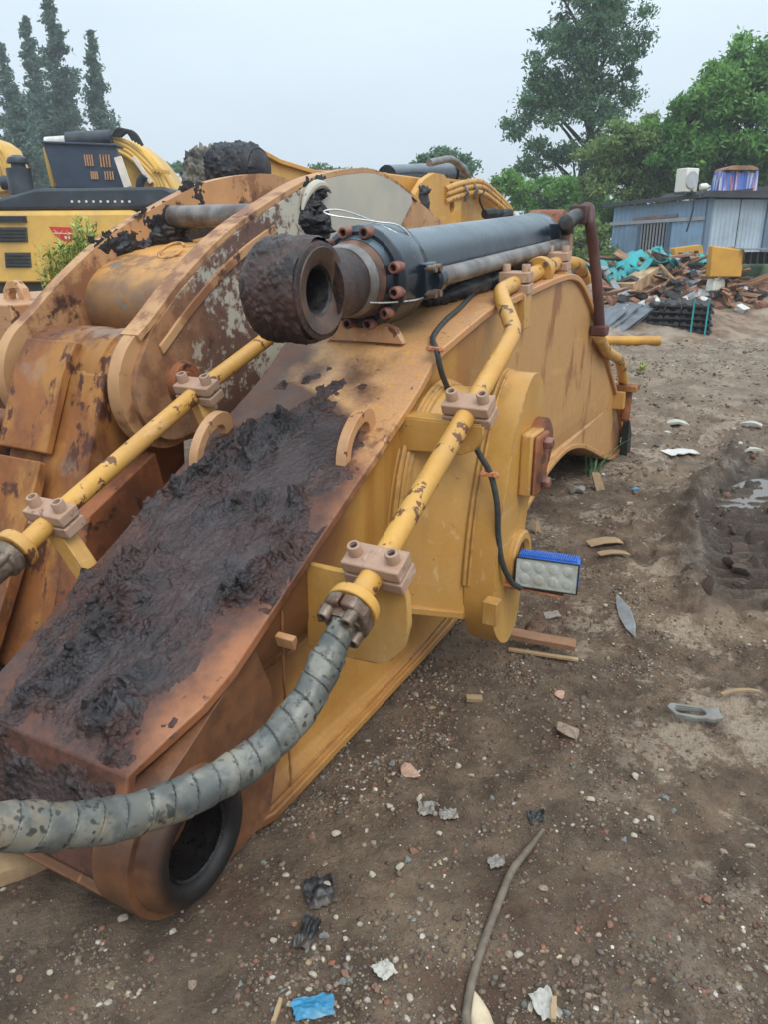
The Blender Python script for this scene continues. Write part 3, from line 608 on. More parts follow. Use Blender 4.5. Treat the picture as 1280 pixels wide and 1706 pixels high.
# coupling at the end of the left pipe
d = (PLt[3] - PLt[2]).normalized(); x = d.cross(Vector((0, 0, 1))).normalized(); z = x.cross(d); o = BL(30, 912, -.735)
MB().lathe([(.028, -.014), (.056, -.014), (.06, 0), (.06, .02), (.028, .02)], o, d, 28).build('coupling_collar', 'pipe_yellow', boom, .003)
m = MB(); m.lathe([(.03, .02), (.05, .024), (.052, .06), (.04, .065), (.036, .12)], o, d, 20); m.build('split_flange', 'bolt_steel', boom, .004)
for k in (-1, 1): MB().lathe([(.014, .05), (.014, .095), (.008, .097), (.008, .085), (0, .085)], o + x * (k * .03) + z * .03, d, 16).build('bolt', 'bolt_steel', boom)
# brackets that carry the pipes
q = PR[1]
out = [(-.03, -.04), (.265, -.04), (.28, -.075), (.285, -.15), (.27, -.22), (.235, -.265), (.19, -.285), (.12, -.29), (-.03, -.29)]
MB().prism(out, lambda a, b_, c: (a, q.y + .02 + c, q.z + b_), -.012, .012).build('pipe_bracket', 'yellow', boom, .004)
MB().box((.03, q.y - .17, q.z - .17), (.055, .02, .035), Matrix.Rotation(.3, 3, 'X')).build('pipe_stub', 'tan_plate', boom, .003)
q = PR[2]
MB().prism([(-.03, -.045), (.26, -.045), (.26, -.08), (.235, -.12), (.19, -.14), (-.03, -.15)], lambda a, b_, c: (a, q.y - .03 + c, q.z + b_), -.01, .01).build('pipe_bracket', 'yellow', boom, .003)
MB().box((.11, q.y + .005, q.z - .044), (.28, .085, .012)).build('bracket_shelf', 'yellow', boom, .003)
q = PLt[2]; MB().beam(q + Vector((0, .01, -.04)), (-WB + .01, q.y + .02, q.z - .22), .055, .05).build('pipe_bracket', 'yellow', boom, .003)
q = PLt[1]; MB().beam(q + Vector((0, .01, -.04)), (-WB + .005, q.y - .03, q.z - .27), .06, .05).build('pipe_bracket', 'yellow', boom, .003)

# ---- boss housing on the right side for the lift cylinder
def obround(c0, r0, c1, r1, n=14):       # outline round two circles, lower c0, upper c1
    c0 = Vector(c0); c1 = Vector(c1); d = (c1 - c0).normalized(); p = Vector((-d.y, d.x)); a0 = math.atan2(p.y, p.x); out = []
    for k in range(n + 1): a = a0 - math.pi * k / n; out.append((c1.x + r1 * math.cos(a), c1.y + r1 * math.sin(a)))
    for k in range(n + 1): a = a0 + math.pi + -math.pi * k / n; out.append((c0.x + r0 * math.cos(a), c0.y + r0 * math.sin(a)))
    return out
def closed(pts, n=4): return [(p.x, p.y) for p in cat([(a, c, 0) for a, c in [pts[-1]] + pts + pts[:2]], n)[n:-n - 1]]
ob0 = [(.79, .375), (.815, .62), (.86, .80), (.93, .92), (1.04, 1.0), (1.17, 1.035), (1.3, 1.01), (1.4, .93), (1.45, .82), (1.42, .6), (1.36, .42), (1.28, .345)]
ob1 = [(.955, .32), (.985, .55), (1.03, .75), (1.09, .90), (1.17, .985), (1.26, 1.015), (1.33, .995), (1.38, .93), (1.38, .82), (1.3, .6), (1.23, .42), (1.18, .31)]
L0 = [(p.x, p.y) for p in cat([(a, c, 0) for a, c in ob0], 4)]; L1 = [(p.x, p.y) for p in cat([(a, c, 0) for a, c in ob1], 4)]; n = len(L0)
m = MB(); m.add([(-.03, a, c) for a, c in L0] + [(.2, a, c) for a, c in L1], [(i, (i + 1) % n, n + (i + 1) % n, n + i) for i in range(n)]); m.build('boss_housing', 'yellow', boom)
for r, t_ in ((.026, -.004), (.014, .008), (.004, .018)):
    P = []
    for (a, c), (a1, c1) in zip(L0[:30], L1[:30]):
        f = (t_ + .03) / .23; a, c = a + (a1 - a) * f, c + (c1 - c) * f; d = math.hypot(a - 1.12, c - .68); P.append((t_, a + (a - 1.12) / d * r * .35, c + (c - .68) / d * r * .35))
    MB().tube(P, .010, 8).build('weld_seam', 'yellow', boom)
MB().add([(-.02, .775, .38), (.2, .945, .325), (.2, 1.2, .325), (-.02, 1.2, .38), (-.02, .775, .355), (.2, .945, .30), (.2, 1.2, .30), (-.02, 1.2, .355)], [(0, 1, 2, 3), (7, 6, 5, 4), (0, 4, 5, 1), (1, 5, 6, 2), (2, 6, 7, 3), (3, 7, 4, 0)]).build('housing_lip', 'yellow', boom, .003)
fo = closed([(.955, .36), (.965, .5), (1.0, .68), (1.055, .84), (1.12, .97), (1.2, 1.06), (1.27, 1.085), (1.34, 1.06), (1.395, .98), (1.41, .88), (1.37, .76), (1.28, .64), (1.25, .5), (1.25, .32), (1.22, .2), (1.14, .155), (1.05, .19), (.98, .27)])
fl = MB().prism(fo, SZ, .195, .30).build('housing_flange', 'yellow', boom, .008)
for tt, rr in ((.196, .008), (.212, .005)):
    P = [(tt, a - .002, c) for a, c in fo[2:36]]; MB().tube(P, rr, 8).build('weld_seam', 'yellow', fl)
MB().box((.235, 1.28, .42), (.05, .06, .5)).build('black_strip', 'black_rubber', fl, .01)  # black strip along the back edge of the flange
MB().lathe([(.062, 0), (.105, 0), (.105, .018), (.095, .026), (.075, .026), (.062, .012)], (.30, 1.165, .46), (1, 0, 0), 36, True).build('pin_ring', 'yellow', fl)
MB().lathe([(.0, .0), (.062, 0), (.062, .008), (0, .008)], (.30, 1.165, .46), (1, 0, 0), 32).build('pin_end', 'rust_brown', fl)
for (tt, th_, mt, sc_) in ((.32, .045, 'yellow', 1.), (.352, .02, 'rust_brown', .95)):
    MB().box((tt, 1.205, .80), (th_, .13 * sc_, .215 * sc_)).build('retainer_plate', mt, fl, .01)
for zz in (.735, .87):
    MB().lathe([(.022, 0), (.022, .02), (.017, .028), (0, .028)], (.362, 1.21, zz), (1, 0, 0), 6).build('bolt', 'bolt_rust', fl, .002)
MB().lathe([(0, 0), (.10, 0), (.10, .03), (.09, .036), (0, .036)], (.30, 1.31, .83), (1, 0, 0), 30).build('pin_cap', 'rust_brown', fl)
q = BL(820, 1018, .325); MB().box((.325, q.y, q.z), (.05, .05, .08)).build('stop_block', 'yellow', fl, .004)

# ---- fittings at the far end
a0 = BL(1010, 585, .02); a1 = BL(1034, 600, .02); a2 = BL(1040, 640, .02)
MB().tube(fillet([a0 + Vector((0, -.2, .1)), a0, a1, a2], .08), .034, 14).build('elbow_pipe', 'pipe_yellow', boom)
q = a2; MB().box(q + Vector((0, 0, -.02)), (.2, .14, .04)).build('pipe_clamp', 'rust_orange', boom, .004)
MB().box(q + Vector((-.02, -.05, -.1)), (.1, .1, .12)).build('pipe_bracket', 'yellow', boom, .004)
MB().lathe([(.035, 0), (.035, -.2), (.02, -.22)], q + Vector((.03, 0, -.04)), (0, 0, 1), 12).build('bolt', 'rust_brown', boom)
MB().prism([(4.5, .26), (4.62, .14), (4.65, -.02), (4.5, -.02)], SZ, .0, .05).build('end_block', 'black_rubber', boom, .006)
# rope-wrapped cable running along the boom to the lamp
# ================================================================== hydraulic cylinder lying on the boom
cyl = root('hydraulic_cylinder', 'dark blue-black hydraulic cylinder with rusty rod eye lying along the top of the boom', 'hydraulic cylinder', BF.o, BF.rz)
A = BL(628, 458, -.30); Bc = BL(893, 400, -.33); ax = (Bc - A).normalized(); LN = (Bc - A).length
xs = ax.cross(Vector((0, 0, 1))).normalized(); zs = xs.cross(ax)
P = lambda h, a=0, b_=0: A + ax * h + xs * a + zs * b_
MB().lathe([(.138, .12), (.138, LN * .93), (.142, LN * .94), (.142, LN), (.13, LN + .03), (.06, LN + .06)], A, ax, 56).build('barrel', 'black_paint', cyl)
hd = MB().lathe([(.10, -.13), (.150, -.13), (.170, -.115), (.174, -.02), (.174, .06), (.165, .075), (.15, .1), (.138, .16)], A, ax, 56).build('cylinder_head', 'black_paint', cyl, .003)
MB().lathe([(.09, -.25), (.108, -.25), (.116, -.235), (.118, -.212), (.09, -.212)], A, ax, 44, True).build('steel_ring', 'steel_tube', cyl)
MB().lathe([(.09, -.2115), (.118, -.2115), (.126, -.17), (.09, -.17)], A, ax, 44, True).build('wiper_ring', 'copper_band', cyl)
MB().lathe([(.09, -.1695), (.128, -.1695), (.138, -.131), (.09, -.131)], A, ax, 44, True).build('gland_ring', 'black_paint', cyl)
MB().lathe([(.085, -.36), (.085, -.2)], A, ax, 40).build('rod', 'steel_tube', cyl)
for k in range(12):
    a = R(15 + 30 * k)
    if 40 < (math.degrees(a) % 360) < 60: continue
    o = A + (xs * math.cos(a) + zs * math.sin(a)) * .152 + ax * -.125
    bo = MB().lathe([(.0195, .02), (.0195, -.033), (.0175, -.038), (.0115, -.038), (.0115, -.015), (0, -.015)], o, ax, 20).build('bolt', 'bolt_rust', hd)
    MB().lathe([(0, .0), (.012, 0), (.012, .002), (0, .002)], o - ax * .017, ax, 6).build('bolt_socket', 'dark_inside', bo)
# rod eye
ec = BL(491, 484, -.262); er = .141
ey = MB().lathe([(.070, -.055), (.070, .08), (.080, .09), (.118, .098), (.134, .092), (er, .068), (er + .004, -.065), (.13, -.09), (.0, -.095)], ec, (1, 0, 0), 56, False).build('rod_eye', 'grease_dry', cyl)
MB().lathe([(.071, .083), (.082, .0925), (.119, .1005), (.122, .096), (.076, .078)], ec, (1, 0, 0), 48, True).build('eye_face', 'eye_brown', ey)
MB().lathe([(.064, .074), (.0705, .081), (.0705, -.05), (.064, -.05)], ec, (1, 0, 0), 40, True).build('bush', 'dark_inside', ey)
MB().lathe([(0, -.06), (.069, -.06), (.069, -.055), (0, -.055)], ec, (1, 0, 0), 30).build('bore', 'dark_inside', ey)
MB().tube([ec + ax * .07, ec + ax * .12, P(-.26), P(-.22)], [.125, .118, .105, .092], 36).build('eye_neck', 'grease_dry', ey)
# dried grease clots over the eye
def clot(par, c, axv, r, a0, a1, l0, l1, mat, seed, th=.012, n=(90, 60), close=False):
    axv = Vector(axv).normalized(); e = Vector((0, 0, 1)); b_ = axv.cross(e)
    Aa, Ll = np.meshgrid(np.linspace(a0, a1, n[0]), np.linspace(l0, l1, n[1]), indexing='ij')
    u = Aa * r; f = fbm(u * 30, Ll * 30, 5, seed, .6); ed = np.minimum(np.minimum(Aa - a0, a1 - Aa) * r, np.minimum(Ll - l0, l1 - Ll)) + (fbm(u * 14, Ll * 14, 3, seed + 3) - .5) * .05
    h = (.002 + th * (f - .25) + th * .8 * sstep(.5, .8, fbm(u * 26, Ll * 26, 4, seed + 9, .6)) + th * .6 * (fbm(u * 80, Ll * 80, 3, seed + 12) - .4)) * (1 if close else sstep(0, .03, ed)) - (0 if close else .008 * (1 - sstep(-.005, .012, ed))); rr = r + h
    if close: f_ = np.abs(2 * (Ll - l0) / (l1 - l0) - 1); rr = rr * np.sqrt(np.clip(1 - f_ ** 4, 0, 1))
    V = np.array(c)[None, None] + Ll[..., None] * np.array(axv) + rr[..., None] * (np.cos(Aa)[..., None] * np.array(e) + np.sin(Aa)[..., None] * np.array(b_))
    idx = np.arange(Aa.size).reshape(Aa.shape); Fq = np.stack([idx[:-1, :-1], idx[1:, :-1], idx[1:, 1:], idx[:-1, 1:]], -1).reshape(-1, 4)
    return npmesh('grease_clot', V.reshape(-1, 3), Fq, mat, par)
clot(ey, ec, (1, 0, 0), er + .003, -3.1, 3.1, -.092, .086, 'grease_dry', 5, .009, (240, 80))
# side tube with its end blocks
ta = P(.10, .175, -.02); tb = P(LN * .985, .165, -.02)
MB().tube([ta, P(.25, .18, -.02), tb], .034, 18).build('side_tube', 'steel_tube', cyl)
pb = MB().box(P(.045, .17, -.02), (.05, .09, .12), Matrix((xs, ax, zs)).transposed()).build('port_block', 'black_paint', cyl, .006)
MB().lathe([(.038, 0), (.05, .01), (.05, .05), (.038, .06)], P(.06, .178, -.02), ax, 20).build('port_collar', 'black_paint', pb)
for k in (-1, 1):
    for j in (-1, 1): MB().lathe([(.013, -.02), (.013, .02)], P(.055 if k > 0 else .012, .205, -.02 + j * .042), xs, 10).build('bolt', 'bolt_steel', pb)
eb = MB().box(tb + ax * .03 + zs * .03, (.075, .06, .19), Matrix((xs, ax, zs)).transposed()).build('end_block', 'clamp_paint', cyl, .006)
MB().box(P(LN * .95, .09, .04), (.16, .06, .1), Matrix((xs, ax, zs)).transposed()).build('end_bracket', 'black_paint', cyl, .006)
# clevis eye behind the barrel
MB().lathe([(.05, -.1), (.13, -.1), (.13, .1), (.05, .1)], P(LN + .22, 0, .02), (1, 0, 0), 30, True).build('base_eye', 'rust_brown', cyl, .01)
MB().box(P(LN + .1, 0, .0), (.16, .16, .15), Matrix((xs, ax, zs)).transposed()).build('eye_neck', 'rust_brown', cyl, .02)
# dark elbow pipe and flange over the end
e0 = tb + ax * .05 + zs * .06; e1 = BL(945, 370, -.12); e2 = BL(966, 358, -.10)
MB().tube(cat([e0, e0 * .45 + e1 * .55 + zs * .02, e1, e2], 6), .04, 16).build('elbow_pipe', 'black_hose', cyl)
MB().box(e2, (.10, .07, .10)).build('pipe_flange', 'hose_red', cyl, .012)
# tie wires round the head
m = MB(); m.tube([P(-.03 + .02 * math.sin(k * .7), .171 * math.cos(R(20 + k * 7)), .171 * math.sin(R(20 + k * 7))) for k in range(22)] , .003, 6)
m.tube(cat([P(-.02, .02, .172), P(-.12, -.06, .215), P(-.17, -.1, .215), P(-.16, -.07, .2), P(-.05, .03, .176), P(.02, .1, .15), P(.06, .17, .03)], 6), .003, 6)
m.tube(cat([P(.05, .185, -.07), P(-.05, .17, -.075), P(-.17, .12, -.07), P(-.25, .1, -.06)], 5), .003, 6)
m.build('tie_wire', 'wire', cyl)
# red-brown hose that drops over the end of the boom
h2 = root('hydraulic_hose', 'rust red hose hanging from the cylinder end down the back of the boom', 'hose', BF.o, BF.rz)
hp = [e2 + Vector((.0, -.03, .0)), e2 + Vector((.03, .06, .035)), BL(984, 372, -.04), BL(990, 420, -.02), BL(996, 480, .01), BL(1000, 545, .03)]
MB().tube(cat(hp, 8), .03, 16).build('hose', 'hose_red', h2)
MB().box(hp[-1] + Vector((0, 0, -.02)), (.09, .09, .06)).build('hose_clamp', 'hose_red', h2, .01)
# perished black hose beside the cylinder
h3 = root('rubber_hose', 'torn length of black rubber hose lying under the cylinder on the boom', 'hose', BF.o, BF.rz)
def ontop(x, y, lift=.03):               # pixel -> point resting on the boom's top plate
    return min((BL(x, y, -.005 - .004 * k) for k in range(80)), key=lambda p: abs(p.z - lift - float(np.interp(p.y, [q.x for q in topc[1:40]], [q.y for q in topc[1:40]]))))
hp = [ontop(708, 503, .02), ontop(745, 493), ontop(785, 480), ontop(835, 464)]
MB().tube(cat(hp, 8), [.026 + .014 * k / 24 + .006 * math.sin(k * 2.1) for k in range(25)], 14).build('hose', 'black_hose', h3)
# wrapped hose bolted to the boom pipe
h1 = root('wrapped_hose', 'thick hose bound in grey-blue blotched tape, curving from the boom pipe across the nose', 'hose', BF.o, BF.rz)
hp = [HS, BL(548, 1090, .2), BL(520, 1150, .195), BL(470, 1218, .18), BL(400, 1278, .15), BL(300, 1330, .11), BL(200, 1362, .07), BL(100, 1375, .04), BL(0, 1378, .02)]
dv = hp[-1] - hp[-2]; hp += [hp[-1] + dv * .9 + Vector((0, 0, -.02)), hp[-1] + dv * 2 + Vector((0, .0, -.12)), hp[-1] + dv * 2.6 + Vector((0, .05, -.5))]
pts = cat(hp, 60); LL = [0.0]
for i in range(1, len(pts)): LL.append(LL[-1] + (pts[i] - pts[i - 1]).length)
def hr(i, k):
    ph = (LL[i] / .052 + k / 28 + .12 * math.sin(LL[i] * 11)) % 1.0
    return .0385 + .0036 * (1 - ph) ** .7 - (.003 if ph > .93 else 0) + (.0 if LL[i] > .1 else -.005) + .0015 * math.sin(LL[i] * 43 + k * .4)
m = MB().tube(pts, hr, 28); m.build('tape_sleeve', 'hose_wrap', h1, ang=28)
MB().tube(pts[:14], .046, 20).build('ferrule', 'bolt_steel', h1)
# ================================================================== cable and work lamp
cb = root('electric_cable', 'thin braided black cable running from the boom top down its side to the lamp', 'cable', BF.o, BF.rz)
BS = BF.S
top_pts = [ontop(x, y, .01) for x, y in ((812, 474), (790, 490), (768, 512), (745, 532), (728, 552), (722, 566))]
cpts = top_pts + [BL(728, 582, .012), BL(738, 625, .03), BL(757, 668, .05), BS(775, 705, .97), BS(797, 752, .97), BS(818, 790, .985), BS(829, 840, .98), BS(831, 890, .985), BS(837, 935, .99), BS(852, 968, 1.03), BS(868, 980, 1.06)]
MB().tube(cat(cpts, 8), .0095, 10).build('cable', 'cable_sleeve', cb)
for q in (cpts[6], cpts[11]):
    m = MB(); m.box(q, (.05, .02, .016)); m.lathe([(.010, 0), (.010, .012)], q + Vector((.022, -.004, 0)), (0, -1, .3), 8); m.lathe([(.010, 0), (.010, .012)], q + Vector((-.022, -.004, 0)), (0, -1, .3), 8); m.build('cable_clip', 'orange_bracket', cb, .003)
sL0 = 1.08
c0 = BS(911, 958, sL0); wpx = (BS(961, 958, sL0) - BS(862, 958, sL0)).length
lamp = root('work_light', 'blue LED work lamp with eight clear lenses on an orange bracket beside the boom', 'work light', BF.W(*c0), BF.rz + R(8))
W_, H2 = wpx, wpx * .50
fr = [(-W_ / 2, -H2 / 2), (W_ / 2, -H2 / 2), (W_ / 2, H2 / 2), (-W_ / 2, H2 / 2)]
tilt = Matrix.Rotation(R(-4), 3, 'X')
lf = lambda a, b_, c: tilt @ Vector((a, c, b_))
MB().prism(fr, lf, 0, .075).build('housing', 'blue_plastic', lamp, .008)
for k in range(26):
    a = -W_ / 2 + .008 + k * (W_ - .016) / 25; m = MB(); v = [lf(a + i * .0022, H2 / 2 + j, c) for j in (0, .006) for c in (.012, .075) for i in (-1, 1)]
    m.add(v, [(0, 1, 3, 2), (4, 6, 7, 5), (0, 4, 5, 1), (2, 3, 7, 6), (0, 2, 6, 4), (1, 5, 7, 3)]); m.build('cooling_fin', 'blue_plastic', lamp)
rim = [(-W_ / 2 - .003, -H2 / 2 - .003), (W_ / 2 + .003, -H2 / 2 - .003), (W_ / 2 + .003, H2 / 2 + .001), (-W_ / 2 - .003, H2 / 2 + .001)]
MB().prism(rim, lf, -.008, .004, [[(p[0] * .965, p[1] * .94) for p in rim[::-1]]]).build('rim', 'black_rubber', lamp, .002)
lens = MB().prism([(p[0] * .97, p[1] * .95) for p in rim], lf, -.005, .0).build('lens', 'lens', lamp, .004)
for i in range(4):
    for j in range(2):
        o = lf(-W_ * .345 + i * W_ * .23, -H2 * .21 + j * H2 * .42, -.004); MB().lathe([(W_ * .10, 0), (W_ * .09, .0012), (W_ * .05, .0026), (0, .003)], o, tilt @ Vector((0, -1, 0)), 20).build('lens_cell', 'lens', lens)
m = MB(); m.tube(fillet([lf(-W_ * .72, -H2 * .72, .05), lf(-W_ * .62, -H2 * .5, .03), lf(-W_ * .4, -H2 * .56, .02), lf(W_ * .3, -H2 * .68, .02)], .03), .004, 8)
MB().prism([(-W_ * .72, -.03), (W_ * .30, -.03), (W_ * .30, .03), (-W_ * .72, .03)], lambda a, b_, c: lf(a, -H2 * .66 + c - .012 * (a / W_), .03 + b_), -.004, .004).build('bracket', 'orange_bracket', lamp, .002)
MB().tube(fillet([lf(-W_ * .73, -H2 * .63, .02), lf(-W_ * .82, -H2 * .75, .03), lf(-W_ * .8, -H2 * 1.25, .05), lf(-W_ * .75, -H2 * 1.4, .06)], .03), .014, 8).build('bracket_arm', 'orange_bracket', lamp)
for k in (-.06, .1): MB().lathe([(.008, 0), (.008, .016)], lf(W_ * k, -H2 * .62, .02), (0, 0, 1), 8).build('bolt', 'bolt_steel', lamp)

# ================================================================== neighbouring stick: two tall plates
stick = root('excavator_stick', 'weathered excavator stick with two tall curved side plates standing left of the boom', 'excavator stick', BF.o, BF.rz)
def arc(c, r, a0, a1, n=14): return [(c[0] + r * math.cos(R(a0 + (a1 - a0) * k / n)), c[1] + r * math.sin(R(a0 + (a1 - a0) * k / n))) for k in range(n + 1)]
tope = [(p.x, p.y) for p in cat([(.79, 1.1825, 0), (.87, 1.236, 0), (1.036, 1.36, 0), (1.293, 1.515, 0), (1.576, 1.635, 0), (1.948, 1.762, 0), (2.385, 1.829, 0), (2.65, 1.815, 0), (2.921, 1.751, 0), (3.426, 1.60, 0), (3.9, 1.42, 0), (4.3, 1.2, 0)], 4)]
plate = tope + [(4.3, .5), (3.0, .45), (2.0, .55), (1.4, .75)] + arc((.925, .99), .235, 285, 126, 44)
MB().prism(plate, SZ, -1.06, -1.005).build('side_plate', 'stick_tan', stick, .006)
MB().prism(plate, SZ, -1.66, -1.605).build('side_plate', 'stick_tan', stick, .006)
ins = [(a + .01, b_ - .018) for a, b_ in tope[3:33]]
dbl = ins + [(2.95, 1.70), (2.72, 1.50), (2.4, 1.0), (2.0, .62), (1.4, .78)] + arc((.945, .985), .20, 285, 150, 40)
MB().prism(dbl, SZ, -1.006, -.982).build('doubler_plate', 'stick_grey', stick, .004)
for t in (-1.045, -1.62): pass
# edge strips welded along the plate edge
MB().prism([(a, b_ + .004) for a, b_ in tope[0:34]] + [(a + .01, b_ - .016) for a, b_ in tope[0:34]][::-1], SZ, -1.075, -.99).build('edge_strip', 'stick_tan', stick, .003)
# raised rib parallel to the plate edge
MB().prism([(a + .03, b_ - .075) for a, b_ in tope[3:17]] + [(a + .045, b_ - .11) for a, b_ in tope[3:17]][::-1], SZ, -.984, -.972).build('edge_rib', 'stick_tan', stick, .004)
MB().lathe([(.05, 0), (.05, .03), (.075, .03), (.08, .02), (.085, 0)], (-.985, .985, .99), (1, 0, 0), 30).build('pin_collar', 'rust_brown', stick)
MB().lathe([(0, .04), (.045, .04), (.05, .02), (.05, -.02)], (-.985, .985, .99), (1, 0, 0), 24).build('pin_end', 'rust_brown', stick)
# upper pin and its boss on the outer face
MB().lathe([(.048, -.56), (.048, .02)], (-1.04, 1.68, 1.60), (1, 0, 0), 28).build('upper_pin', 'steel_tube', stick)
pb_ = BL(530, 375, -.98)
MB().lathe([(.0, .02), (.09, .02), (.11, .0), (.115, -.02)], (-.985, pb_.y, pb_.z), (1, 0, 0), 36).build('pin_boss', 'grease_black', stick)
def gpos5(S, T, h): return np.stack([-.984 + h + T * 0, S, T], -1)
grease('grease_layer', pb_.y - .25, pb_.y + .25, pb_.z - .3, pb_.z + .25, 90, 100, lambda S, T: .15 - np.hypot(S - pb_.y, (T - pb_.z) * np.where(T < pb_.z, .7, 1.1)), gpos5, 'grease_black', stick, 2.2, 35)
rp = [(-.965, pb_.y - .16 * math.cos(R(k)), pb_.z + .17 * math.sin(R(k))) for k in range(20, 125, 8)]
MB().tube(rp, [.006 + .016 * math.sin(math.pi * k / (len(rp) - 1)) for k in range(len(rp))], 10).build('weld_bead', 'stick_grey', stick)
# curved web between the plates
wc = cat([(2.3, 1.60, 0), (1.85, 1.505, 0), (1.55, 1.475, 0), (1.32, 1.43, 0), (1.18, 1.36, 0), (1.12, 1.27, 0), (1.14, 1.17, 0), (1.25, 1.09, 0), (1.4, 1.0, 0)], 5)
ribbon([Vector((p.x, p.y)) for p in wc], .03, -1, lambda s: -1.06, lambda s: -1.606).build('curved_web', 'stick_yellow', stick)
MB().prism([(1.05, 1.12), (1.25, 1.16), (1.6, 1.0), (1.6, .6), (1.1, .75)], SZ, -1.604, -1.062).build('lower_web', 'stick_tan', stick, .01)
q = BL(285, 418, -1.33)
MB().tube([(-1.33 + .055 * math.cos(R(a)), q.y + .05 * math.sin(R(a)) - .0, q.z + .03 * math.sin(R(a))) for a in range(35, 360, 12)], .007, 8).build('weld_ring', 'stick_yellow', stick)
def gpos3(S, T, h): return np.stack([-1.604 + h + T * 0, S, T], -1)
grease('grease_layer', 1.15, 2.05, 1.42, 1.76, 130, 70, lambda S, T: np.minimum(.17 - np.hypot((S - 1.62) * .42, (T - 1.57)), (np.interp(S, [p[0] for p in tope[:24]], [p[1] for p in tope[:24]]) - .035 - T)), gpos3, 'grease_black', stick, 1.2, 33)
# rusty boom end held between the plates
rb = root('rusty_boom', 'orange rusted boom end with a fat pin boss held between the two stick plates', 'excavator boom', BF.o, BF.rz)
bc = (0, .925, .99)
MB().lathe([(.15, -1.59), (.185, -1.58), (.187, -1.46), (.192, -1.455), (.192, -1.42), (.197, -1.415), (.197, -1.3), (.191, -1.295), (.191, -1.22), (.197, -1.21), (.197, -1.15), (.187, -1.145), (.185, -1.085), (.15, -1.075)], bc, (1, 0, 0), 56).build('pin_boss', 'rust_orange', rb)
MB().prism([(.735, 1.05), (.70, .95), (.63, .80), (.50, .5), (.28, .05), (.9, .0), (1.1, .5), (1.13, .9), (1.0, 1.1)], SZ, -1.53, -1.12).build('body', 'rust_orange', rb, .012)
MB().prism([(.728, 1.03), (.60, .76), (.575, .775), (.70, 1.06), (.77, 1.15), (.80, 1.14)], SZ, -1.545, -1.28).build('tongue_plate', 'rust_orange', rb, .006)
MB().prism([(.56, .74), (.42, .42), (.2, .04), (.16, .06), (.38, .46), (.53, .76)], SZ, -1.6, -1.26).build('cover_plate', 'rust_orange', rb, .006)
MB().prism([(.5, .60), (.3, .05), (.75, .0), (.9, .5), (.85, .75)], SZ, -1.12, -1.02).build('side_rib', 'rust_brown', rb, .01)
MB().box((-1.85, .55, .42), (.36, .6, .84)).build('left_cheek', 'rust_brown', rb, .03)

# ================================================================== third boom behind
tb_ = -2.35
fb = root('rear_boom', 'yellow excavator boom with pipes and black grease behind the tall stick plates', 'excavator boom', BF.o, BF.rz)
def fpx(pts, t=tb_): return [(BL(x, y, t).y, BL(x, y, t).z) for x, y in pts]
o1 = fpx([(415, 330), (405, 262), (410, 248), (425, 246), (462, 266), (520, 284), (640, 288), (700, 296), (760, 300), (806, 314), (838, 336), (856, 360), (856, 470), (415, 470)])
MB().prism(o1, SZ, tb_ - .38, tb_).build('body', 'yellow_far', fb, .012)
e0, e1 = fpx([(432, 246), (860, 362)]); 
rimp = [Vector(p) for p in fpx([(425, 246), (462, 266), (520, 284), (640, 288)])]
ribbon(rimp, .03, 1, lambda s: tb_ + .03, lambda s: tb_ - .41).build('top_plate', 'yellow_far', fb, .004)
rimp = [Vector((p.x, p.y)) for p in cat([(*p, 0) for p in fpx([(742, 298), (780, 303), (808, 314), (838, 336), (858, 362), (866, 400)])], 4)]
ribbon(rimp, .03, 1, lambda s: tb_ + .03, lambda s: tb_ - .41).build('top_plate', 'yellow_far', fb, .004)
q = BL(420, 280, tb_)
MB().lathe([(.04, .06), (.13, .06), (.15, .03), (.15, -.36), (.13, -.40)], (tb_, q.y, q.z - .01), (1, 0, 0), 36).build('end_boss', 'grease_black', fb)
clot(fb, (tb_ - .16, q.y, q.z - .01), (1, 0, 0), .158, -3.14, 3.14, -.22, .26, 'grease_black', 25, .022, (130, 60), True)
clot(fb, (tb_ - .36, q.y - .02, q.z - .04), (1, 0, 0), .15, -3.14, 3.14, -.14, .12, 'dry_clay', 27, .05, (110, 40), True).name = 'dried_mud'
# bracket plate with hole
hq = fpx([(736, 346)])[0]; brk = fpx([(655, 352), (688, 300), (705, 289), (722, 292), (752, 330), (752, 395), (700, 395), (655, 395)])
MB().prism(brk, SZ, tb_ + .06, tb_ + .12, [arc(hq, .062, 0, 345, 23)[::-1]]).build('cylinder_bracket', 'yellow_far', fb, .004)
MB().lathe([(0, 0), (.08, 0), (.08, .003), (0, .003)], (tb_ + .05, hq[0], hq[1]), (1, 0, 0), 24).build('bracket_hole', 'dark_inside', fb)
q = BL(708, 330, tb_ + .12)
def gpos4(S, T, h): return np.stack([tb_ + .122 + h + T * 0, S, T], -1)
grease('grease_layer', q.y - .25, q.y + .25, q.z - .25, q.z + .25, 60, 60, lambda S, T: .13 - np.hypot(S - q.y, (T - q.z) * .9), gpos4, 'grease_black', fb, 1.2, 44)
pa = BL(645, 296, tb_ - .3); pc = BL(768, 288, tb_ - .3)
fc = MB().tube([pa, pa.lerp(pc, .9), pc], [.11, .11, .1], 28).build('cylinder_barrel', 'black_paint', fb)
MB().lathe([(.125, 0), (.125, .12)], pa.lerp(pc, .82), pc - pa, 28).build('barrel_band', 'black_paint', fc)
MB().tube(cat([BL(716, 272, tb_), BL(735, 268, tb_), BL(752, 266, tb_), BL(766, 275, tb_), BL(778, 292, tb_)], 5), .035, 12).build('pipe', 'steel_tube', fb)
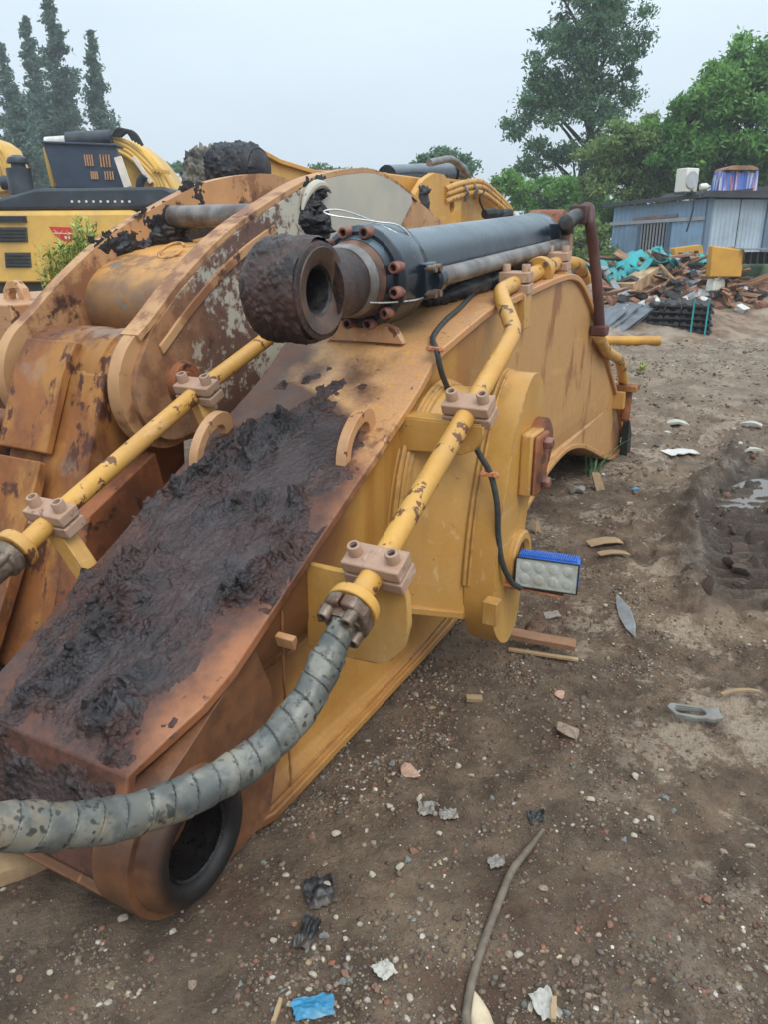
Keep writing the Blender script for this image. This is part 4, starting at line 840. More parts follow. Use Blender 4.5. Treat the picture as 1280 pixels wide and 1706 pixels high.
for off in (0, 9, 20):
    MB().tube(cat([BL(742, 316 + off, tb_ + .12), BL(770, 306 + off, tb_ + .12), BL(800, 303 + off * .9, tb_ + .12), BL(822, 318 + off * .8, tb_ + .1), BL(848, 345 + off * .6, tb_ + .1), BL(856, 362 + off * .4, tb_ + .1)], 5), .03, 12).build('pipe', 'pipe_yellow', fb)
for x, y in ((775, 322), (790, 318)): MB().tube([BL(x, y - 12, tb_ + .14), BL(x + 6, y, tb_ + .18), BL(x, y + 14, tb_ + .14)], .018, 8).build('pipe_strap', 'steel_tube', fb)
MB().tube(cat([BL(808, 318, tb_ + .14), BL(800, 330, tb_ + .14), BL(804, 345, tb_ + .14), BL(812, 360, tb_ + .14)], 5), .012, 8).build('cable', 'black_rubber', fb)
for k in range(7):
    p = BL(806 + 6 * rng.random() + k * 4.2, 356 + 8 * rng.random(), tb_ + .3); MB().tube([p, p + Vector((.05, .12, .02)), p + Vector((.0, .25, -.03))], .035 + .02 * rng.random(), 8).build('hose_scrap', 'black_rubber', fb)
# boom piece far left with a ring lug
lb = root('tan_boom', 'dusty tan boom section with a ring lug on top, left of the rusty boom end', 'excavator boom', BF.o, BF.rz)
tl = -2.55; P4 = [BL(x, y, tl) for x, y in ((100, 482), (100, 476), (60, 520))]
qa = BL(70, 512, tl)
MB().box((tl - .35, qa.y + .25, qa.z - .10), (.8, .95, .26)).build('body', 'tan_plate', lb, .01)
q = BL(22, 480, tl - .2)
MB().prism([(p[0], p[1]) for p in [(-.09, -.01), (-.08, .05), (-.04, .095), (.02, .10), (.07, .06), (.09, -.01), (.045, -.01), (.03, .04), (0, .055), (-.03, .045), (-.045, -.01)]], lambda a, b_, c: (tl - .25 + a, qa.y + .05 + c, qa.z + .03 + b_), -.025, .025).build('ring_lug', 'tan_plate', lb, .006)
MB().lathe([(.04, .0), (.10, .0), (.12, .02), (.12, .5)], (tl - .3, qa.y - .3, qa.z - .32), (0, 1, 0), 24).build('pin_boss', 'black_hose', lb)
MB().box((tl - .35, qa.y + .1, qa.z - .75), (.7, .5, .9)).build('lower_body', 'rust_brown', lb, .02)
# ================================================================== excavators in the back left
simple('hood_dark', lin(44, 50, 58), .45, var=.2, sc_=4, bump=.05, dirt=lin(90, 96, 102), dirtamt=.3)
simple('guard_dark', lin(46, 58, 76), .5, var=.2, sc_=3, bump=.05, dirt=lin(70, 80, 92), dirtamt=.3)
simple('exc_yellow', lin(216, 172, 84), .55, var=.1, sc_=3, bump=.05, dirt=lin(180, 146, 92), dirtamt=.5)
simple('vent_dark', lin(70, 66, 54), .6, var=.2, sc_=8, bump=.1)
simple('decal_red', lin(196, 50, 48), .5, var=.1, sc_=5, bump=0)
simple('decal_white', lin(226, 214, 200), .5, var=.1, sc_=5, bump=0)
simple('white_paint', lin(214, 214, 208), .5, var=.1, sc_=5, bump=.1, dirt=lin(150, 144, 130))
YE = 13.5
ex = root('excavator', 'yellow excavator with dark engine hood and slotted dark cab guard parked behind the booms', 'excavator', D(110, 470, YE) * 1.0, 0)
ex.location.z = 0; EO = Vector(ex.location)
def EP(x, y, Y=YE): return D(x, y, Y) - EO
def epoly(name, pts, dep, mt, par=ex, Y=YE, bev=.03, back=0):
    q = [EP(x, y, Y) for x, y in pts]; return MB().prism([(p.x, p.z) for p in q], lambda a, b_, c: (a, c, b_), q[0].y + back, q[0].y + back + dep).build(name, mt, par, bev)
cw = epoly('body', [(-90, 352), (222, 350), (240, 372), (240, 470), (-90, 472)], 2.6, 'exc_yellow', bev=.08)
hd_ = epoly('engine_hood', [(-90, 333), (0, 330), (55, 314), (270, 311), (290, 318), (288, 338), (222, 349), (-90, 351)], 2.4, 'hood_dark', bev=.05, back=.05)
for (x0, x1, y0, y1) in ((-10, 46, 360, 371), (-10, 47, 379, 404), (8, 53, 421, 446)):
    v = epoly('vent', [(x0, y0), (x1 - 2, y0), (x1, y1), (x0 + 2, y1)], .03, 'vent_dark', bev=.004, back=-.02)
    for k in range(4):
        y = y0 + (k + .6) * (y1 - y0) / 4.4; epoly('slat', [(x0 + 3, y), (x1 - 4, y), (x1 - 3, y + 1.6), (x0 + 4, y + 1.6)], .03, 'hood_dark', v, bev=0, back=-.05)
epoly('decal', [(82, 378), (138, 380), (143, 404), (108, 402), (94, 395)], .01, 'decal_red', bev=0, back=-.012)
for k, w_ in enumerate((3, 2, 4, 2, 3)): epoly('decal_letter', [(108 + k * 6.4, 394), (108 + w_ + k * 6.4, 394), (109 + w_ + k * 6.4, 398.5), (109 + k * 6.4, 398.5)], .008, 'decal_white', bev=0, back=-.018)
epoly('decal_line', [(90, 388), (139, 390), (139.3, 391.2), (91, 389.4)], .008, 'decal_white', bev=0, back=-.018)
epoly('lifting_eye', [(156, 352), (156, 342), (160, 336), (166, 336), (169, 342), (169, 352)], .1, 'exc_yellow', bev=.01, back=.3)
epoly('lifting_eye', [(232, 352), (233, 341), (240, 335), (245, 342), (246, 352)], .1, 'exc_yellow', bev=.01, back=.3)
for k in range(9): MB().lathe([(.02, 0), (.02, -.02)], EP(118 + k * 12, 336, YE) + Vector((0, .06, 0)), (0, 1, 0), 8).build('bolt', 'decal_white', hd_)
gd = epoly('cab_guard', [(70, 236), (193, 242), (211, 313), (95, 314)], .06, 'guard_dark', Y=YE + .6, bev=.01)
epoly('guard_top', [(66, 235), (193, 240), (194, 244), (68, 239)], .4, 'guard_dark', Y=YE + .55, bev=.01)
epoly('cab_post', [(70, 246), (78, 246), (92, 312), (84, 313)], .9, 'exc_yellow', Y=YE + .75, bev=.02)
for (x0, x1, y0, y1, sk_) in ((139, 155, 258, 277, 3), (165, 184, 258, 279, 3), (150, 163, 286, 299, 2), (173, 190, 286, 300, 2)):
    for k in range(4):
        a = x0 + (x1 - x0) * k / 4; epoly('guard_slot', [(a, y0), (a + 2.2, y0), (a + 2.2 + sk_, y1), (a + sk_, y1)], .02, 'tan_plate', gd, Y=YE + .57, bev=0)
ebm = epoly('boom', [(150, 244), (172, 229), (195, 226), (225, 238), (255, 262), (278, 290), (292, 318), (200, 318)], .9, 'exc_yellow', Y=YE + 1.6, bev=.04)
for off in (0, 7, 14, 22):
    MB().tube(cat([EP(185 + off * .3, 228 + off, YE + 1.5), EP(215, 240 + off, YE + 1.5), EP(243 - off * .3, 262 + off, YE + 1.5), EP(265 - off * .4, 290 + off * .6, YE + 1.5), EP(280 - off, 318, YE + 1.5)], 5), .045, 8).build('pipe', 'exc_yellow', ebm)
MB().beam(EP(222, 262, YE + 1.4), EP(252, 305, YE + 1.4), .08, .06).build('white_strip', 'decal_white', ebm)
for k in range(5): epoly('pipe_clamp', [(253 + k * 6, 281 + k), (257 + k * 6, 280 + k), (258 + k * 6, 286 + k), (254 + k * 6, 287 + k)], .06, 'exc_yellow', ebm, Y=YE + 1.4, bev=0)
MB().tube([EP(112, 234, YE + 1.4), EP(186, 230, YE + 1.4)], .13, 16).build('boom_cylinder', 'hood_dark', ebm)
MB().tube([EP(76, 237, YE + 1.4), EP(118, 234, YE + 1.4)], .08, 12).build('cylinder_rod', 'white_paint', ebm)
for k in range(4): MB().tube(cat([EP(188 + k * 4, 228, YE + 1.4), EP(196 + k * 6, 216 + k, YE + 1.4), EP(212 + k * 5, 220 + k * 2, YE + 1.4), EP(222 + k * 5, 234 + k * 3, YE + 1.4)], 4), .03, 8).build('hose', 'black_rubber', ebm)
MB().tube(cat([EP(233, 316, YE + .3), EP(234, 303, YE + .3), EP(240, 293, YE + .3)], 4), .07, 12).build('exhaust_pipe', 'black_rubber', ex)
MB().beam(EP(196, 262, YE + .5), EP(213, 312, YE + .5), .05, .12).build('white_strut', 'decal_white', ex)
pc_ = EP(36, 314, YE + .4)
MB().lathe([(.20, -.1), (.20, .30), (.12, .31), (.11, .37), (.17, .375), (.175, .40), (.15, .46), (.08, .50), (0, .51)], pc_, (0, 0, 1), 28).build('air_intake', 'hood_dark', ex)
epoly('undercarriage', [(-90, 472), (240, 470), (230, 520), (-90, 520)], 2.3, 'vent_dark', bev=.05, back=.2)
m = MB(); q = EP(0, 540, YE); m.box((q.x + 1.2, q.y + 1.2, .45), (4.2, .6, .9)); m.build('track', 'black_rubber', ex, .2)
# the next excavator's boom at the picture's edge of the yard
YX = 15.5
ex2 = root('excavator_boom', 'yellow boom with pipes rising behind the mushroom-shaped air intake', 'excavator boom', D(-20, 470, YX), 0); ex2.location.z = 0; EO2 = Vector(ex2.location)
q = [D(x, y, YX) - EO2 for x, y in ((-60, 215), (-10, 232), (8, 245), (24, 280), (34, 318), (-60, 330))]
MB().prism([(p.x, p.z) for p in q], lambda a, b_, c: (a, c, b_), q[0].y, q[0].y + .7).build('body', 'exc_yellow', ex2, .04)
for off in (0, 8, 16): MB().tube(cat([D(-10, 240 + off, YX - .1) - EO2, D(6 - off * .3, 256 + off, YX - .1) - EO2, D(18 - off * .5, 290 + off * .5, YX - .1) - EO2, D(24 - off, 318, YX - .1) - EO2], 5), .045, 8).build('pipe', 'exc_yellow', ex2)
m = MB(); m.box((0, .3, 1.0), (.9, .6, 2.0)); m.build('stand', 'exc_yellow', ex2, .03)
q = D(4, 305, YX - .4) - EO2; MB().lathe([(.12, 0), (.12, .2), (.05, .25)], q, (1, 0, 0), 16).build('pin_boss', 'hood_dark', ex2)
# ================================================================== trees
def leafmat(name, c1, c2, tr=.42):
    b = NB(name); col = b.mix(b.ramp(b.noise(1.1, 4), .3, .7), c1, c2); col = b.mix(1.0, col, b.attr('col'), 'MULTIPLY'); b.set('Base Color', col).set('Roughness', .55).set('Specular IOR Level', .3)
    t = b.t.nodes.new('ShaderNodeBsdfTranslucent'); b.t.links.new(col, t.inputs[0]); mxs = b.t.nodes.new('ShaderNodeMixShader'); mxs.inputs[0].default_value = tr
    out = b.t.nodes['Material Output']; b.t.links.new(b.b.outputs[0], mxs.inputs[1]); b.t.links.new(t.outputs[0], mxs.inputs[2]); b.t.links.new(mxs.outputs[0], out.inputs[0]); return b
leafmat('leaf_conifer', lin(78, 106, 92), lin(100, 128, 104)); leafmat('leaf_dark', lin(82, 116, 86), lin(110, 144, 104)); leafmat('leaf_green', lin(96, 146, 74), lin(130, 174, 88)); leafmat('leaf_olive', lin(116, 142, 80), lin(140, 164, 96))
simple('bark', lin(64, 58, 52), .85, var=.3, sc_=6, bump=.4)
def leaves(C, size, r, nv=None):          # C: centres -> bent leaf quads, random orientation
    n = len(C); a = r.normal(size=(n, 3)); a /= np.linalg.norm(a, axis=1)[:, None]; q = r.normal(size=(n, 3)); q -= a * (a * q).sum(1)[:, None]; q /= np.linalg.norm(q, axis=1)[:, None]
    s = (size * r.uniform(.6, 1.35, n))[:, None]; c = np.cross(a, q)
    V = np.stack([C - a * s, C + q * s * .42 + c * s * .12, C + a * s, C - q * s * .42 + c * s * .12], 1).reshape(-1, 3)
    F4 = np.arange(n * 4).reshape(n, 4); tint = r.uniform(.62, 1.25, (n, 1)); col = np.concatenate([np.repeat(tint * np.array([[1, 1, 1]]), 4, 0).reshape(n * 4, 3) if False else np.repeat(tint, 4, 0) * np.ones((1, 3)), np.ones((n * 4, 1))], 1)
    return V, F4, col
def tree(name, label, base, height, crown, leaf, size, nleaf, seed, group, trunk_r=.16, lean=0, fork=.35):
    # crown: list of (dx, dy, z, rx, rz) clump ellipsoids in metres from the base
    r = np.random.default_rng(seed); t = root(name, label, 'tree', base, 0, group)
    m = MB(); tp = [(lean * (k / 6) ** 2 + .12 * math.sin(k * 1.7 + seed), .1 * math.cos(k * 2.1 + seed), height * k / 6 * .95) for k in range(7)]
    m.tube(cat(tp, 4), [trunk_r * (1 - .85 * k / 24) for k in range(25)], 9)
    cs = []; tot = sum(c[3] ** 2 * c[4] for c in crown)
    for (dx, dy, z, rx, rz) in crown:
        k = max(0.0, min(.9, z / height - .12)); a = Vector(cat(tp, 4)[int(k * 24)]); e = Vector((dx, dy, z)); md = a.lerp(e, .5) + Vector((0, 0, .1 * rx))
        m.tube(cat([a, md, e], 4), [trunk_r * .42 * (1 - .8 * i / 8) for i in range(9)], 6)
        nc = max(5, int(26 * (rx ** 2 * rz / tot) * len(crown) ** .6)); n = int(nleaf * (rx ** 2 * rz) / tot)
        ctr = r.normal(size=(nc, 3)); ctr /= np.linalg.norm(ctr, axis=1)[:, None]; ctr *= (r.random((nc, 1)) ** .4) * np.array([rx, rx, rz]) * .9
        w_ = r.integers(0, nc, n); off = r.normal(size=(n, 3)) * np.array([rx, rx, rz * .8]) * .2
        cs.append(ctr[w_] + off + np.array([dx, dy, z]))
        for q in ctr[:6]: m.tube([e, e.lerp(e + Vector(q), .9)], [trunk_r * .1, trunk_r * .03], 5)
    m.build('trunk', 'bark', t)
    V, F4, col = leaves(np.concatenate(cs), size, r); npmesh('crown', V, F4, leaf, t, False, col); return t
def conifer(label, px, ytop, Y, wpx, seed, group, n=9000):
    r = np.random.default_rng(seed); top = D(px, ytop, Y); H_ = top.z; t = root('conifer_tree', label, 'tree', (top.x, Y, 0), 0, group); W0 = abs((D(px + wpx * 1.35, 200, Y) - D(px, 200, Y)).x)
    m = MB(); m.tube([(0, 0, 0), (0, 0, H_ * .5), (0, 0, H_)], [.35, .2, .03], 9); C = []
    for k in range(120):
        f = (k + r.random()) / 120; z = H_ * (1 - f * .93); l = W0 * (f ** .95) * r.uniform(.5, 1.15) + .1; a = r.uniform(0, 6.28); d = np.array([math.cos(a), math.sin(a), .25 - .1 * f]); e = np.array([0, 0, z]) + d * l
        m.tube([(0, 0, z), tuple(e)], [.05, .012], 4); nn = int(n / 110 * (.35 + 1.1 * f)); u = r.random(nn) ** .7
        C.append(np.array([0, 0, z]) + d * l * u[:, None] + r.normal(size=(nn, 3)) * np.array([.26, .26, .16]) * (.35 + 1.0 * f) + np.array([0, 0, -.1]))
    m.build('trunk', 'bark', t); V, F4, col = leaves(np.concatenate(C), .14, r); npmesh('crown', V, F4, 'leaf_conifer', t, False, col)
YC = 48.
conifer('tall slender conifer, highest of the row behind the excavator', 76, -22, YC, 62, 1, 'conifers behind the excavator', 15000)
conifer('slender conifer with a thin tip beside the highest one', 42, 28, YC + 3, 50, 2, 'conifers behind the excavator', 12000)
conifer('slender conifer standing a little apart from the row, nearest the boom pipes', 150, 52, YC - 1, 44, 3, 'conifers behind the excavator', 11000)
conifer('shorter conifer at the outer end of the row', 0, 72, YC + 5, 46, 4, 'conifers behind the excavator', 10000)
conifer('low conifer filling the gap in the row above the cab guard', 110, 130, YC + 6, 50, 5, 'conifers behind the excavator', 9000)
conifer('low conifer behind the mushroom-shaped air intake', 20, 140, YC - 4, 60, 6, 'conifers behind the excavator', 10000)
def clumps(Y, base, lst):                 # pixel ellipses -> crown clumps
    out = []
    for (x, y, rx, ry) in lst:
        p = D(x, y, Y); k = (D(x + 1, y, Y) - p).x; out.append((p.x - base.x, rng.uniform(-.6, .6) * rx * k, p.z, rx * k, ry * k * 1.05))
    return out
def ptree(name, label, px, Y, lst, leaf, size, n, seed, tr=.16, grp=None, lean=0):
    base = D(px, 480, Y); base.z = 0; c = clumps(Y, base, lst); h = max(q[2] + q[4] * .5 for q in c); return tree(name, label, base, h, c, leaf, size, n, seed, grp, tr, lean)
ptree('broadleaf_tree', 'tall airy tree with small dark leaves and bare lower trunk behind the shed', 958, 30., [(985, 10, 60, 45), (930, 40, 45, 38), (1040, 45, 45, 40), (985, 75, 70, 45), (900, 110, 45, 35), (1055, 105, 40, 30), (960, 135, 75, 45), (885, 160, 42, 30), (1035, 160, 45, 35), (920, 190, 60, 35), (985, 200, 55, 35), (868, 225, 36, 28), (905, 255, 48, 32), (950, 262, 38, 28), (1000, 245, 40, 28), (880, 285, 40, 22), (1000, -50, 70, 45), (925, -20, 40, 35)], 'leaf_dark', .085, 26000, 21, .2)
ptree('broadleaf_tree', 'dense bright green tree rising over the shed roof beside the draped stack', 1215, 24., [(1255, 95, 45, 40), (1225, 140, 55, 45), (1175, 165, 45, 40), (1280, 160, 60, 55), (1200, 205, 60, 45), (1255, 215, 60, 45), (1150, 205, 40, 35), (1165, 250, 50, 40), (1225, 265, 60, 40), (1290, 260, 50, 45), (1130, 255, 35, 35), (1120, 215, 32, 30), (1145, 175, 34, 28), (1110, 245, 34, 30), (1205, 120, 30, 24), (1285, 110, 40, 40)], 'leaf_green', .085, 36000, 22, .2)
ptree('broadleaf_tree', 'olive green bushy tree between the tall airy tree and the shed', 1050, 25., [(1000, 240, 38, 28), (1040, 225, 45, 35), (1080, 240, 40, 35), (1105, 210, 30, 28), (1010, 275, 40, 30), (1060, 275, 50, 32), (1105, 280, 40, 35), (1030, 310, 45, 30), (1085, 318, 50, 30), (985, 300, 30, 30)], 'leaf_olive', .08, 20000, 23, .14)
ptree('broadleaf_tree', 'low dark green bush behind the far end of the cylinder', 930, 27., [(840, 310, 30, 24), (880, 322, 40, 30), (920, 330, 45, 34), (960, 335, 40, 36), (1000, 345, 40, 36), (950, 375, 60, 30), (1010, 385, 40, 35), (1040, 350, 35, 30)], 'leaf_green', .085, 20000, 24, .12)
ptree('broadleaf_tree', 'low green thicket beside the open end of the blue shed', 985, 22., [(960, 400, 40, 36), (1000, 410, 30, 34), (930, 400, 40, 30), (990, 440, 40, 26)], 'leaf_olive', .07, 7000, 25, .08)
ptree('broadleaf_tree', 'small round tree top showing over the rear boom cylinder', 735, 34., [(735, 262, 40, 14), (700, 270, 24, 12), (765, 274, 26, 14), (740, 285, 50, 18)], 'leaf_dark', .1, 5000, 26, .12)
ptree('broadleaf_tree', 'sparse treetop showing between the excavator boom and the mud-caked boom end', 300, 40., [(290, 276, 16, 7), (310, 285, 26, 8), (330, 292, 30, 9)], 'leaf_dark', .1, 1500, 27, .1)
ptree('broadleaf_tree', 'distant treetops just above the grey stick plate', 600, 40., [(535, 282, 24, 6), (610, 284, 20, 6), (570, 290, 40, 8)], 'leaf_dark', .1, 1200, 28, .1)
ptree('broadleaf_tree', 'dark leafy tree behind the draped stack on the roof', 1270, 27., [(1280, 290, 50, 40), (1240, 300, 40, 30), (1180, 300, 50, 30), (1130, 300, 40, 30), (1300, 330, 50, 40)], 'leaf_dark', .09, 14000, 29, .14)
# weeds
b = NB('weed'); b.set('Base Color', b.mix(b.ramp(b.noise(3, 4), .35, .65), lin(120, 142, 56), lin(182, 176, 84))).set('Roughness', .6)
b = NB('grass_blade'); b.set('Base Color', b.mix(b.ramp(b.noise(5, 4), .35, .65), lin(64, 104, 62), lin(110, 140, 96))).set('Roughness', .5)
wd = root('tall_weeds', 'tall yellow-green weeds growing in front of the excavator body', 'weeds', D(120, 470, 9.5), 0); wd.location.z = 0; m = MB(); WO = Vector(wd.location)
for k in range(170):
    x = 86 + 74 * rng.random(); h = rng.uniform(.75, 1.2) * (1.25 if x > 128 else .95); p = D(x, 470, 9.5) - WO; p.z = .45; p.y += rng.uniform(-.3, .3); e = p + Vector((rng.uniform(-.12, .12), 0, h * .9)); m.tube([p, p.lerp(e, .5) + Vector((.02, 0, 0)), e], [.006, .005, .002], 4, False)
    for j in range(22):
        f = rng.uniform(.15, 1); q = p.lerp(e, f); d = Vector((rng.uniform(-1, 1), rng.uniform(-1, 1), rng.uniform(.1, 1))).normalized() * rng.uniform(.05, .13); s_ = d.cross(Vector((0, 0, 1))) * .2; m.add([q, q + d * .5 + s_, q + d, q + d * .5 - s_], [(0, 1, 2, 3)])
m.tube([(0, 0, 0), (0, 0, .6)], .02, 5); m.build('stems', 'weed', wd)
def tuft(label, px, py, n, h, sp, mt='grass_blade', name='grass_tuft', cat_='grass', lean=(0, 0)):
    p0 = GG(px, py); t = root(name, label, cat_, p0); m = MB()
    for k in range(n):
        a = rng.uniform(0, 6.28); l = h * rng.uniform(.55, 1.1); d = Vector((math.cos(a) * sp + lean[0], math.sin(a) * sp + lean[1], 0)); o = Vector((rng.uniform(-.03, .03), rng.uniform(-.03, .03), -.01)); P_ = [o + d * (f ** 1.6) * l + Vector((0, 0, l * (f - .42 * f * f))) for f in (0, .25, .5, .75, 1)]
        s_ = Vector((-math.sin(a), math.cos(a), 0)) * .008; vs = []
        for i, q in enumerate(P_): w_ = s_ * (1 - i / 4.3); vs += [q - w_, q + w_]
        m.add(vs, [(2 * i, 2 * i + 1, 2 * i + 3, 2 * i + 2) for i in range(4)])
    m.build('blades', mt, t); return t
tuft('long grass blades arching out from under the boom arch', 985, 792, 15, .62, .8, lean=(.3, -.1)); tuft('small bright weed patch by the yellow tube', 1070, 612, 40, .2, .5, 'weed')
# ================================================================== shed
simple('sheet_blue', lin(142, 172, 200), .5, var=.1, sc_=2, bump=.03, dirt=lin(120, 132, 140), dirtamt=.4)
simple('sheet_pale', lin(172, 188, 200), .5, var=.08, sc_=2, bump=.03, dirt=lin(140, 150, 156), dirtamt=.4)
simple('sheet_rust', lin(150, 110, 92), .7, var=.3, sc_=3, bump=.1, dirt=lin(120, 138, 152), dirtamt=.7)
simple('roof_dark', lin(60, 62, 66), .7, var=.3, sc_=3, bump=.1); simple('frame_blue', lin(96, 116, 136), .6, var=.1, sc_=3, bump=.05); simple('bar_grey', lin(168, 170, 172), .5, var=.1, sc_=6, bump=0)
simple('concrete', lin(128, 128, 126), .8, var=.1, sc_=3, bump=.1); simple('room_dark', lin(40, 44, 50), .8, var=.2, sc_=3, bump=0); simple('plastic_white', lin(222, 220, 208), .4, var=.05, sc_=4, bump=0, dirt=lin(186, 178, 156), dirtamt=.4)
YS = 20.
shed = root('shed', 'blue corrugated metal shed with a barred window and lean-to door panels', 'shed', D(1165, 480, YS), 0); shed.location.z = 0; SO = Vector(shed.location)
cL = D(1013, 470, YS + 3.2) - SO; cM = D(1165, 470, YS) - SO; cR = D(1262, 470, YS + .15) - SO
zL = (D(1013, 346, YS + 3.2)).z; zM = (D(1165, 331, YS)).z; zR = zM
def corr(a, b_, z0a, z1a, z0b, z1b, name, mt, par=shed, pitch=.16, dep=.03, off=0):     # corrugated sheet from a to b
    a = Vector((a.x, a.y, 0)); b_ = Vector((b_.x, b_.y, 0)); L_ = (b_ - a).length; n = max(4, int(L_ / pitch) * 4); nn = (b_ - a).normalized().cross(Vector((0, 0, 1))); vs = []; 
    for i in range(n + 1):
        f = i / n; p = a.lerp(b_, f) + nn * (off + dep * (0, 1, 1, 0)[i % 4]); vs += [(p.x, p.y, z0a + (z0b - z0a) * f), (p.x, p.y, z1a + (z1b - z1a) * f)]
    return MB().add(vs, [(2 * i, 2 * i + 2, 2 * i + 3, 2 * i + 1) for i in range(n)]).build(name, mt, par, smooth=False)
lp = lambda f: cL.lerp(cM, f); zl_ = lambda f: zL + (zM - zL) * f
w0, w1 = .33, .66                                              # window opening along the wall
sill, head = .35, zL - .75
for a, c in ((0, .11), (.11, .22), (.22, w0)): corr(lp(a), lp(c), 0, zl_(a) - .47, 0, zl_(c) - .47, 'wall_panel', 'sheet_blue')
for a, c in ((w1, .83), (.83, 1)): corr(lp(a), lp(c), 0, zl_(a) - .47, 0, zl_(c) - .47, 'wall_panel', 'sheet_blue')
corr(lp(w0), lp(w1), 0, sill, 0, sill, 'wall_panel', 'sheet_blue')
for a, c, mt in ((0, .22, 'sheet_blue'), (.22, .45, 'sheet_blue'), (.45, .72, 'sheet_blue'), (.72, 1, 'sheet_blue')): corr(lp(a), lp(c), zl_(a) - .44, zl_(a), zl_(c) - .44, zl_(c), 'wall_panel', mt)
nn = (cM - cL).normalized().cross(Vector((0, 0, 1))); nn.z = 0; up3 = Vector((0, 0, 1))
bm_ = lambda f, z, o=.05: Vector((lp(f).x, lp(f).y, z)) + nn * o
MB().beam(bm_(-.01, zl_(0) - .44, .06), bm_(1, zl_(1) - .44, .06), .06, .09).build('wall_rail', 'bar_grey', shed, .005)
MB().beam(bm_(.25, zl_(.25) - .36, .05), bm_(.72, zl_(.72) - .33, .05), .03, .07).build('rust_strip', 'sheet_rust', shed)
wn = MB(); 
for f in (w0 + .012, w1 - .012): wn.beam(bm_(f, sill), bm_(f, zl_(f) - .48), .1, .1)
wn.beam(bm_(w0, sill), bm_(w1, sill), .1, .08); wnd = wn.build('window_frame', 'frame_blue', shed)
for k in range(9):
    f = w0 + .03 + (w1 - w0 - .06) * k / 8; MB().beam(bm_(f, sill, .04), bm_(f, zl_(f) - .48, .04), .035, .035).build('window_bar', 'bar_grey', wnd)
MB().beam(bm_(w0, sill + .65, .05), bm_(w1, sill + .65, .05), .035, .035).build('window_bar', 'bar_grey', wnd)
MB().add([bm_(w0, sill, -.35), bm_(w1, sill, -.35), bm_(w1, zl_(1) - .7, -.35), bm_(w0, zl_(0) - .7, -.35)], [(0, 1, 2, 3)]).build('dark_room', 'room_dark', shed)
rp = lambda f: cM.lerp(cR, f)
corr(rp(0), rp(.52), 0, zM - .02, 0, zR - .02, 'door_panel', 'sheet_pale', pitch=.1, dep=.02); corr(rp(.53), rp(.99), 0, zM - .02, 0, zR - .02, 'door_panel', 'sheet_pale', pitch=.1, dep=.02, off=.01)
for q, z in ((cM, zM), (cR, zR)): MB().box((q.x, q.y - .05, z / 2), (.12, .12, z)).build('corner_post', 'frame_blue', shed)
MB().add([(cM.x - .25, cM.y - .3, zM + .02), (cR.x + .3, cR.y - .3, zR + .0), (cR.x + .3, cR.y - .3, zR + .16), (cM.x - .1, cM.y - .3, zM + .16)] + [(cM.x - .25, cM.y + 3, zM + .12), (cR.x + .3, cR.y + 3, zR + .1), (cR.x + .3, cR.y + 3, zR + .26), (cM.x - .1, cM.y + 3, zM + .26)], [(0, 1, 2, 3), (3, 2, 6, 7), (0, 4, 5, 1), (1, 5, 6, 2), (0, 3, 7, 4), (4, 7, 6, 5)]).build('roof', 'roof_dark', shed)
a = bm_(-.03, zl_(0), .35); c = bm_(1.0, zl_(1), .35); dv = -nn * 3.5 + Vector((0, 0, .35)); t_ = Vector((0, 0, .09))
MB().add([a, c, c + dv, a + dv, a + t_, c + t_, c + dv + t_, a + dv + t_], [(3, 2, 1, 0), (4, 5, 6, 7), (0, 1, 5, 4), (1, 2, 6, 5), (2, 3, 7, 6), (3, 0, 4, 7)]).build('roof', 'roof_dark', shed)
e_ = cL - nn * 3; corr(e_, cL, 0, zL, 0, zL, 'wall_panel', 'sheet_blue')
MB().box(((cM.x + cR.x) / 2, cM.y + 2.5, zM / 2), (cR.x - cM.x - .1, 4.4, zM - .1)).build('inner_wall', 'room_dark', shed)
hut = root('grey_hut', 'plain grey lean-to hut against the pale door panels of the shed', 'shed', D(1275, 480, YS + .9), 0); hut.location.z = 0; HO = Vector(hut.location)
q0 = D(1264, 346, YS + .9) - HO; q1 = D(1420, 340, YS + .9) - HO
MB().box(((q0.x + q1.x) / 2, q0.y + 1.5, q0.z / 2), (q1.x - q0.x, 3, q0.z)).build('wall', 'concrete', hut, .01)
MB().box(((q0.x + q1.x) / 2 - .05, q0.y + 1.4, q0.z + .16), (q1.x - q0.x + .5, 3.6, .3), Matrix.Rotation(-.05, 3, 'Y')).build('roof', 'roof_dark', hut, .02)
# things on the roof
p = D(1141, 332, YS + .2); k = (D(1142, 332, YS) - D(1141, 332, YS)).x
ac = root('air_conditioner', 'white air conditioner outdoor unit standing on the shed roof corner', 'air conditioner', (p.x, p.y, zM + .14), R(24))
MB().box((0, 0, .27), (26 * k, .36, .53)).build('case', 'plastic_white', ac, .02)
MB().lathe([(0, 0), (.17, 0), (.19, .02), (.19, .03), (0, .03)], (-.03, -.185, .27), (0, -1, 0), 24).build('fan_grille', 'bar_grey', ac)
for s_ in (-.15, .15): MB().box((s_, 0, -.02), (.05, .34, .06)).build('foot', 'roof_dark', ac)
MB().tube(cat([(.0, -.2, .05), (.03, -.28, -.15), (.0, -.3, -.5), (-.08, -.28, -.9)], 5), .02, 8).build('cable', 'black_rubber', ac)
b = NB('striped_cloth'); wv = b.noise(5.5, 3, .5, b.co((3.2, .5, .25))); col = b.mix(b.ramp(wv, .4, .5), lin(196, 204, 226), lin(96, 124, 196)); col = b.mix(b.ramp(b.noise(6, 3, .5, b.co((3, .5, .2), loc=(4, 0, 0))), .56, .62), col, lin(206, 150, 140)); col = b.mix(b.ramp(b.noise(7, 3, .5, b.co((3, .5, .2), loc=(9, 0, 0))), .56, .62), col, lin(110, 96, 160))
b.set('Base Color', col).set('Roughness', .8)
